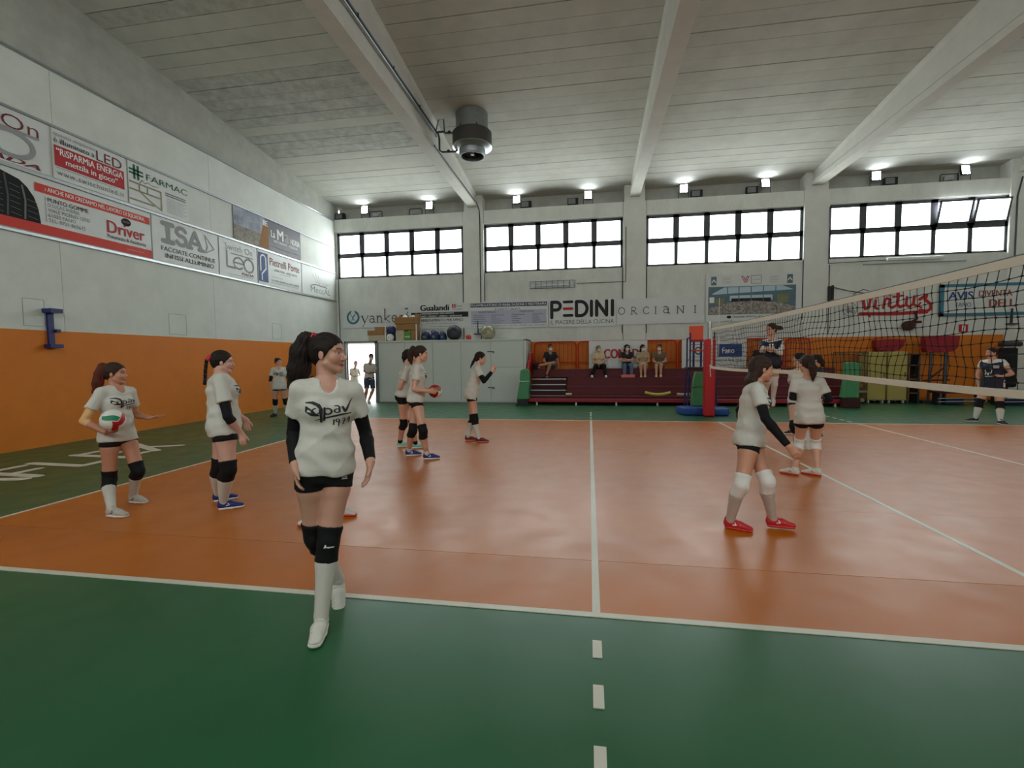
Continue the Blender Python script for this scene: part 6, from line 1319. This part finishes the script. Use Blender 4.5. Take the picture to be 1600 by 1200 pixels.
BK = 'cloth_black'; W = 'shirt_white'
white = dict(h=.013, hf=.007, hh=.0065)
def st_(**k): d = dict(white); d.update(k); return d
PEOPLE = [
 ('fg', 'nearest player in a white T-shirt walking up, long dark ponytail', st_(h=.009, hf=.0042, hh=.0042, laces='shoe_white', shoe=('shoe_white', 'sole_white'), arm={'L': (BK, .5, .93), 'R': (BK, .5, .93)}, sleeve=.55, hem=-.05, tail=[(-.072, -.03, .098), (-.115, -.035, .085), (-.155, -.035, .01), (-.175, -.03, -.09), (-.20, -.02, -.19), (-.225, -.01, -.27)], tailr=[.026, .046, .062, .064, .05, .014], tie='tie_red', skin=(196, 146, 124), haircol=(40, 27, 24), nod=.05, curl={'L': .25, 'R': .3})),
 ('ball_left', 'auburn ponytail player holding a volleyball on her hip at the left', st_(h=.011, hf=.0055, hh=.005, hair_mat='hair_brown', tail_mat='hair_auburn', tail=[(-.05, -.05, .085), (-.085, -.065, .08), (-.105, -.085, .0), (-.12, -.10, -.1), (-.135, -.11, -.2), (-.145, -.115, -.25)], tailr=[.024, .04, .05, .05, .034, .01], arm={'R': ('tan_sleeve', .5, .25)}, shoe=('shoe_grey', 'sole_white', 'shoe_maroon'), laces='shoe_white', sock=(W, .22), hem=-.14, palm={'R': (.3, .1, .9), 'L': (0, 0, 1)}, thumb={}, skin=(190, 132, 104), curl={'R': .25, 'L': .2})),
 ('braid', 'sturdy player with a dark braid standing in profile at the left', st_(h=.011, hf=.0055, hh=.005, hair='braid', tie='tie_red', tail=[(-.075, -.075, .055), (-.11, -.09, .02), (-.125, -.095, -.08), (-.13, -.10, -.19), (-.14, -.105, -.25)], arm={'R': (BK, .48, .3), 'L': (BK, .48, .3)}, shoe=('shoe_blue', 'sole_white', 'sole_white'), laces='shoe_blue', sock=(W, .2), hem=-.22, shortf=.34, sleeve=.62, skin=(206, 160, 142))),
 ('far_left', 'farthest white-shirted player standing by the orange left wall', st_(h=.016, hf=.009, hh=.008, hair='bun', bun=(0, -.09, .09), arm={'L': (BK, .55, .15), 'R': (BK, .55, .15)}, shoe=('shoe_black', 'sole_black'), sock=(W, .25), hem=-.20)),
 ('pair_front', 'tall player with a ponytail holding a ball in both hands, mid court', st_(h=.013, hair_mat='hair_brown', tail=[(-.07, -.02, .075), (-.115, -.03, .085), (-.15, -.04, .02), (-.155, -.04, -.08), (-.14, -.04, -.15)], tailr=[.022, .036, .045, .038, .014], shoe=('shoe_blue', 'sole_white', 'sole_white'), sock=(W, .86), hem=-.08, palm={'R': (0, 1, .2), 'L': (0, -1, .2)})),
 ('pair_back', 'player with mint shoes half hidden behind the tall ball holder', st_(h=.013, tail=[(-.06, -.02, .06), (-.09, -.03, .05), (-.1, -.03, -.02), (-.095, -.03, -.1)], tailr=[.02, .026, .026, .01], shoe=('shoe_mint', 'sole_white'), sock=(BK, .82), hem=-.02)),
 ('pointing', 'player leaning forward with raised fingers in front of the white doors', st_(h=.013, hh=.006, tail=[(-.07, -.01, .03), (-.1, -.02, 0), (-.14, -.03, -.07), (-.19, -.04, -.18)], tailr=[.02, .028, .026, .008], arm={'R': (BK, .55, .95), 'L': (BK, .55, .95)}, shoe=('shoe_maroon', 'sole_pink'), sock=(W, .2), hem=-.24, shortf=.32, curl={'R': [.05, .05, .9, .9], 'L': .3}, palm={'R': (0, 1, 0)})),
 ('walker', 'player with loose hair and red shoes striding past the net', st_(h=.011, hf=.006, hh=.005, hair='loose', hair_mat='hair_brown', arm={'R': (BK, .5, .98), 'L': (BK, .5, .98)}, shoe=('shoe_red', 'sole_red', 'sole_white'), laces='sole_red', pad='cloth_white', sock=('sock_grey', .25), hem=-.12, skin=(196, 140, 112))),
 ('back_turned', 'player with a ponytail seen from behind beside the net', st_(h=.012, hf=.0065, hair_mat='hair_brown', tail=[(0, -.09, .05), (.005, -.12, .045), (.012, -.15, -.04), (.02, -.15, -.12), (.024, -.14, -.21)], tailr=[.024, .036, .044, .038, .014], arm={'R': (BK, .5, .4), 'L': (BK, .5, .4)}, shoe=('shoe_white', 'sole_red', 'sole_red'), pad='cloth_white', sock=None, hem=-.17, shortf=.3, sleeve=.66)),
 ('behind_back', 'dark-haired player mostly hidden behind the player seen from behind', st_(h=.016, hf=.009, hh=.009, hair='bun', bun=(0, -.10, -.02), arm={'R': (BK, .3, .8), 'L': (BK, .3, .8)}, shoe=('shoe_white', 'sole_white'), hem=-.14)),
 ('ponytail_net', 'dark-haired opponent in navy standing beyond the net, partly hidden', st_(h=.016, hf=.009, hh=.009, shirt_mat='jersey_navy', tail=[(.07, 0, .03), (.1, -.01, .02), (.12, -.01, -.04), (.13, -.01, -.1)], shoe=('shoe_black', 'sole_white'), sock=(W, .7), hem=-.14)),
 ('jumper', 'opponent in navy jumping beyond the net with hair flying', st_(h=.014, hf=.008, hh=.008, shirt_mat='jersey_navy', hair_mat='hair_brown', tail=[(.07, .03, .03), (.11, .03, .045), (.17, .03, .03), (.22, .03, .01)], tailr=[.02, .035, .04, .012], arm={'L': ('jersey_white', .25, .8), 'R': ('jersey_white', .25, .5)}, shoe=('shoe_white', 'sole_red'), sock=(W, .15), pad='cloth_white', hem=-.1)),
 ('right_player', 'opponent in a navy jersey with white shoulders standing at the right', st_(h=.014, hf=.008, hh=.008, shirt_mat='jersey_navy', hair='bun', bun=(0, -.11, -.01), hair_mat='hair_brown', shoe=('shoe_black', 'sole_white'), sock=(W, .3), hem=-.2, sleeve=.35)),
 ('hidden', 'player hidden behind the nearest player, only white shoes showing', st_(h=.015, hf=.009, hh=.009, shoe=('shoe_white', 'sole_red'), hem=-.16)),
 ('edge', 'player just outside the left picture edge, one shoe tip showing', st_(h=.016, hf=.009, hh=.009, shoe=('shoe_white', 'sole_white'), hem=-.16, hair='bun')),
 ('doorman', 'man in a white polo and navy shorts standing in the bright doorway', st_(h=.016, hf=.009, hh=.009, fem=False, hair='short', bottom='bermuda', short_mat='short_navy', pad=None, sock=None, shoe=('shoe_white', 'sole_white'), mask='mask_white', hem=-.1, skin=(170, 120, 96))),
 ('door_woman', 'short grey-haired woman in white standing just inside the bright doorway', st_(h=.018, hf=.01, hh=.01, hair='bob', hair_mat='hair_grey', bottom='pants', short_mat='shirt_cream', pad=None, sock=None, hem=-.1)),
 ('man_sit', 'seated man in black with crossed legs and a white mask on the bleachers', st_(h=.015, hf=.008, hh=.008, fem=False, hair='short', shirt_mat='shirt_dark', bottom='bermuda', short_mat='short_grey', pad=None, sock=None, shoe=('shoe_maroon', 'sole_white'), mask='mask_white', hem=-.02, z0=1.15, skin=(176, 124, 96))),
 ('wom_a', 'seated fair-haired woman in a pale top and black trousers on the bleachers', st_(h=.015, hf=.008, hh=.008, hair='bob', hair_mat='hair_fair', shirt_mat='shirt_cream', bottom='pants', pad=None, sock=None, mask='mask_white', hem=-.02, z0=1.15)),
 ('wom_b', 'seated curly-haired woman in black top and jeans with folded arms', st_(h=.015, hf=.008, hh=.008, hair='curly', shirt_mat='shirt_dark', bottom='pants', short_mat='denim', pad=None, sock=None, mask='mask_white', hem=-.02, z0=1.15)),
 ('wom_c', 'seated woman in a beige dress beside the curly-haired woman', st_(h=.015, hf=.008, hh=.008, hair='loose', shirt_mat='dress_beige', bottom='skirt', short_mat='dress_beige', pad=None, sock=None, mask='mask_white', hem=-.02, z0=1.15, shoe=('tan_sleeve', 'sole_white'))),
 ('wom_d', 'seated woman in an olive dress at the right end of the spectators', st_(h=.015, hf=.008, hh=.008, hair='loose', shirt_mat='shirt_olive', bottom='skirt', short_mat='shirt_olive', pad=None, sock=None, mask='mask_white', hem=-.02, z0=1.15, shoe=('tan_sleeve', 'sole_white'))),
 ('man_dark', 'man in black with a grey cap seated behind the net', st_(h=.016, hf=.009, hh=.009, fem=False, hair='short', shirt_mat='shirt_dark', bottom='pants', pad=None, sock=None, shoe=('shoe_black', 'sole_black'), cap='short_grey', hem=-.02, z0=1.15)),
]
BUILT = {}
for key, label, sty in PEOPLE: BUILT[key] = make_person(key, label, sty)

# ---- prints laid on the shirts
def lay(person, part, polys, cu, cv, w, h, m, name, off=.0035, at=None):
    """polys: (verts 2-D in 0..1, faces); laid on the front of a garment by casting from in front of it"""
    P = BUILT[person]; o = P[part]; me = o.data
    bvh = BVHTree.FromPolygons([v.co.copy() for v in me.vertices], [tuple(p.vertices) for p in me.polygons])
    f = Vector(P['frs']); l = Vector(P['lats']); u = Vector(P['up']); base = Vector(P['base'])   # l: to the viewer's right
    c = (Vector(P['sp'](cv)) if at is None else Vector(P['J'][at]))-base+l*cu
    vs, fs = polys; out = []
    for x, y in vs:
        q = c+l*((x-.5)*w)+u*((y-.5)*h); hit = bvh.ray_cast(q+f*.5, -f)
        out.append((hit[0]+f*off) if hit[0] is not None else q+f*.12)
    b = MB(); b.add(out, fs); r = b.build(name, m); r.parent = o; r.location = (0, 0, 0); return r
def ribbons(lines):
    """strokes with per-point width -> finely split quads"""
    vs, fs = [], []
    for pts, ws in lines:
        P_ = [Vector(p) for p in pts]; Wd = list(ws) if isinstance(ws, (list, tuple)) else [ws]*len(P_)
        D = []
        for i in range(len(P_)-1):
            n = max(1, int((P_[i+1]-P_[i]).length/.04))
            for k in range(n): D.append((P_[i].lerp(P_[i+1], k/n), Wd[i]+(Wd[i+1]-Wd[i])*k/n))
        D.append((P_[-1], Wd[-1])); o = len(vs)
        for i, (p, w) in enumerate(D):
            d = (D[min(i+1, len(D)-1)][0]-D[max(i-1, 0)][0]).normalized(); n = Vector((-d.y, d.x))
            vs += [tuple(p+n*w/2), tuple(p-n*w/2)]
            if i: fs.append((o+2*i-2, o+2*i-1, o+2*i+1, o+2*i))
    return vs, fs
APAV = [([(.03, .93), (.16, .95), (.27, .86), (.33, .72), (.335, .5), (.35, .2)], [.04, .10, .10, .07, .06, .05]),
        ([(.04, .80), (.10, .62), (.18, .50), (.30, .46)], [.03, .16, .14, .04]), (arc(.235, .63, .075, .11, 90, 400, 14), .035),
        ([(.40, .78), (.405, .26)], .045), (arc(.47, .63, .075, .11, 120, -150, 12), .045),
        ([(.60, .84), (.66, .86), (.70, .80), (.705, .60)], .042), (arc(.655, .66, .055, .07, 0, 330, 12), .036),
        ([(.76, .84), (.82, .62), (.90, .90), (.99, 1.15)], [.05, .06, .045, .012]),
        ([(.22, .28), (.45, .38), (.75, .52), (.96, .58)], [.02, .05, .06, .04]),
        ([(.60, .32), (.60, .10)], .03), (arc(.68, .28, .035, .06, 0, 360, 12), .026), ([(.715, .28), (.70, .06)], .026), ([(.76, .36), (.83, .38), (.79, .12)], .026), ([(.76, .26), (.85, .28)], .018), ([(.93, .18), (.92, .44), (.87, .28), (.96, .30)], .024)]
for k, w, cu in (('fg', .27, .005), ('ball_left', .26, .0), ('far_left', .26, .0), ('braid', .28, 0), ('pair_front', .26, 0), ('pair_back', .26, 0), ('pointing', .26, 0), ('walker', .26, 0)):
    lay(k, 'shirt', ribbons(APAV), cu, .62, w, w*.56, 'ink', 'shirt_print')
lay('fg', 'shorts', ribbons([([(.1, .5), (.5, .95), (.9, .5)], .12), ([(.25, .5), (.5, .75), (.75, .5)], .12), ([(.1, .3), (.9, .3)], .12), ([(.0, .02), (1, .02)], .12)]), .105, -.08, .035, .035, 'ink_white', 'maker_mark')
lay('fg', 'padL', ribbons([([(0, .2), (.12, .9), (.15, .3), (.25, .5)], .12), ([(.3, .5), (.36, .2), (.45, .5), (.5, .2)], .1), ([(.55, .45), (.65, .25), (.7, .5)], .1), ([(.75, .5), (.85, .2), (1, .45)], .1)]), .0, 0, .055, .028, 'ink_white', 'maker_mark', at='knL')
lay('far_left', 'shorts', ribbons([([(.1, .5), (.5, .95), (.9, .5)], .12), ([(.1, .2), (.9, .2)], .15)]), .09, -.06, .035, .035, 'ink_white', 'maker_mark')
lay('right_player', 'shirt', ribbons([([(.0, .9), (.1, 1.0), (.2, .9), (.12, .7), (.2, .4), (.1, .2), (.0, .3)], .09), ([(.3, .5), (.42, .1), (.55, .5)], .09), ([(.6, 1.0), (.9, 1.0), (.7, .3)], .09), ([(.1, -.1), (.9, -.1)], .06)]), -.02, .45, .16, .15, 'ink_white', 'shirt_number')
lay('right_player', 'shirt', ribbons([([(0, .2), (1, .2)], .3), ([(0, .8), (1, .8)], .3)]), .10, .68, .09, .06, 'ink_white', 'shirt_print')
lay('jumper', 'shirt', ribbons([([(.2, 1), (.4, 0)], .2), ([(.6, 1), (.8, 0)], .2)]), .05, .6, .14, .16, 'ink_white', 'shirt_print')
# white yoke of the opponents' jerseys
for k in ('right_player', 'jumper'):
    P = BUILT[k]; o = P['shirt']; me = o.data; me.materials.append(M('jersey_white')); up = Vector(P['up']); base = Vector(P['base']); c = Vector(P['sp'](.74))-base
    fr_ = Vector(P['lats'])
    for p in me.polygons:
        ce_ = p.center-c
        if ce_.dot(up)-.25*abs(ce_.dot(fr_))+.05*ce_.dot(fr_) > .045 or abs(ce_.dot(fr_)) > .20: p.material_index = 1
# ---- volleyballs: eighteen leather panels
def volleyball(c, r, label, cols):
    o = empty('volleyball', c); tag(o, label, 'ball', 'volleyballs')
    core = MB().sphere((0, 0, 0), r*.985, 24, 14).build('bladder', 'ball_white', o, smooth=True); core.location = (0, 0, 0)
    rot = Matrix.Rotation(.6, 3, 'X') @ Matrix.Rotation(.5, 3, 'Y') @ Matrix.Rotation(.3, 3, 'Z')
    fi = 0
    for ax in range(3):
        for sg in (1, -1):
            for k in range(3):
                b = MB(); n = 8; m_ = 4; vs = []
                for j in range(m_+1):
                    for i in range(n+1):
                        u = -1+.02+(2-.04)*i/n; v = -1+(2/3)*(k+.02+.96*j/m_); p = [0, 0, 0]; p[ax] = sg; p[(ax+1) % 3] = math.tan(u*math.pi/4); p[(ax+2) % 3] = math.tan(v*math.pi/4)+.12*math.sin(u*2.2)
                        vs.append((rot @ Vector(p)).normalized()*r)
                q_ = [(j*(n+1)+i, j*(n+1)+i+1, (j+1)*(n+1)+i+1, (j+1)*(n+1)+i) for j in range(m_) for i in range(n)]
                if sg < 0: q_ = [x[::-1] for x in q_]
                b.add(vs, q_); q = b.build('panel', cols[(fi+k) % 3] if k != 1 else cols[0], o, smooth=True); q.location = (0, 0, 0)
            fi += 1
_J = BUILT['ball_left']['J']; _w = (_J['wrR']+_J['tipR'])/2
volleyball((_w[0]+.045, _w[1]-.03, _w[2]+.128), .107, 'white, red and green volleyball held by the auburn ponytail player', ('ball_white', 'ball_green', 'ink_red'))
_J = BUILT['pair_front']['J']; _w = (_J['tipR']+_J['tipL'])/2
volleyball((_w[0]-.01, _w[1], _w[2]-.0), .107, 'dark red and white volleyball held by the tall mid-court player', ('crimson', 'cardboard', 'ball_white'))
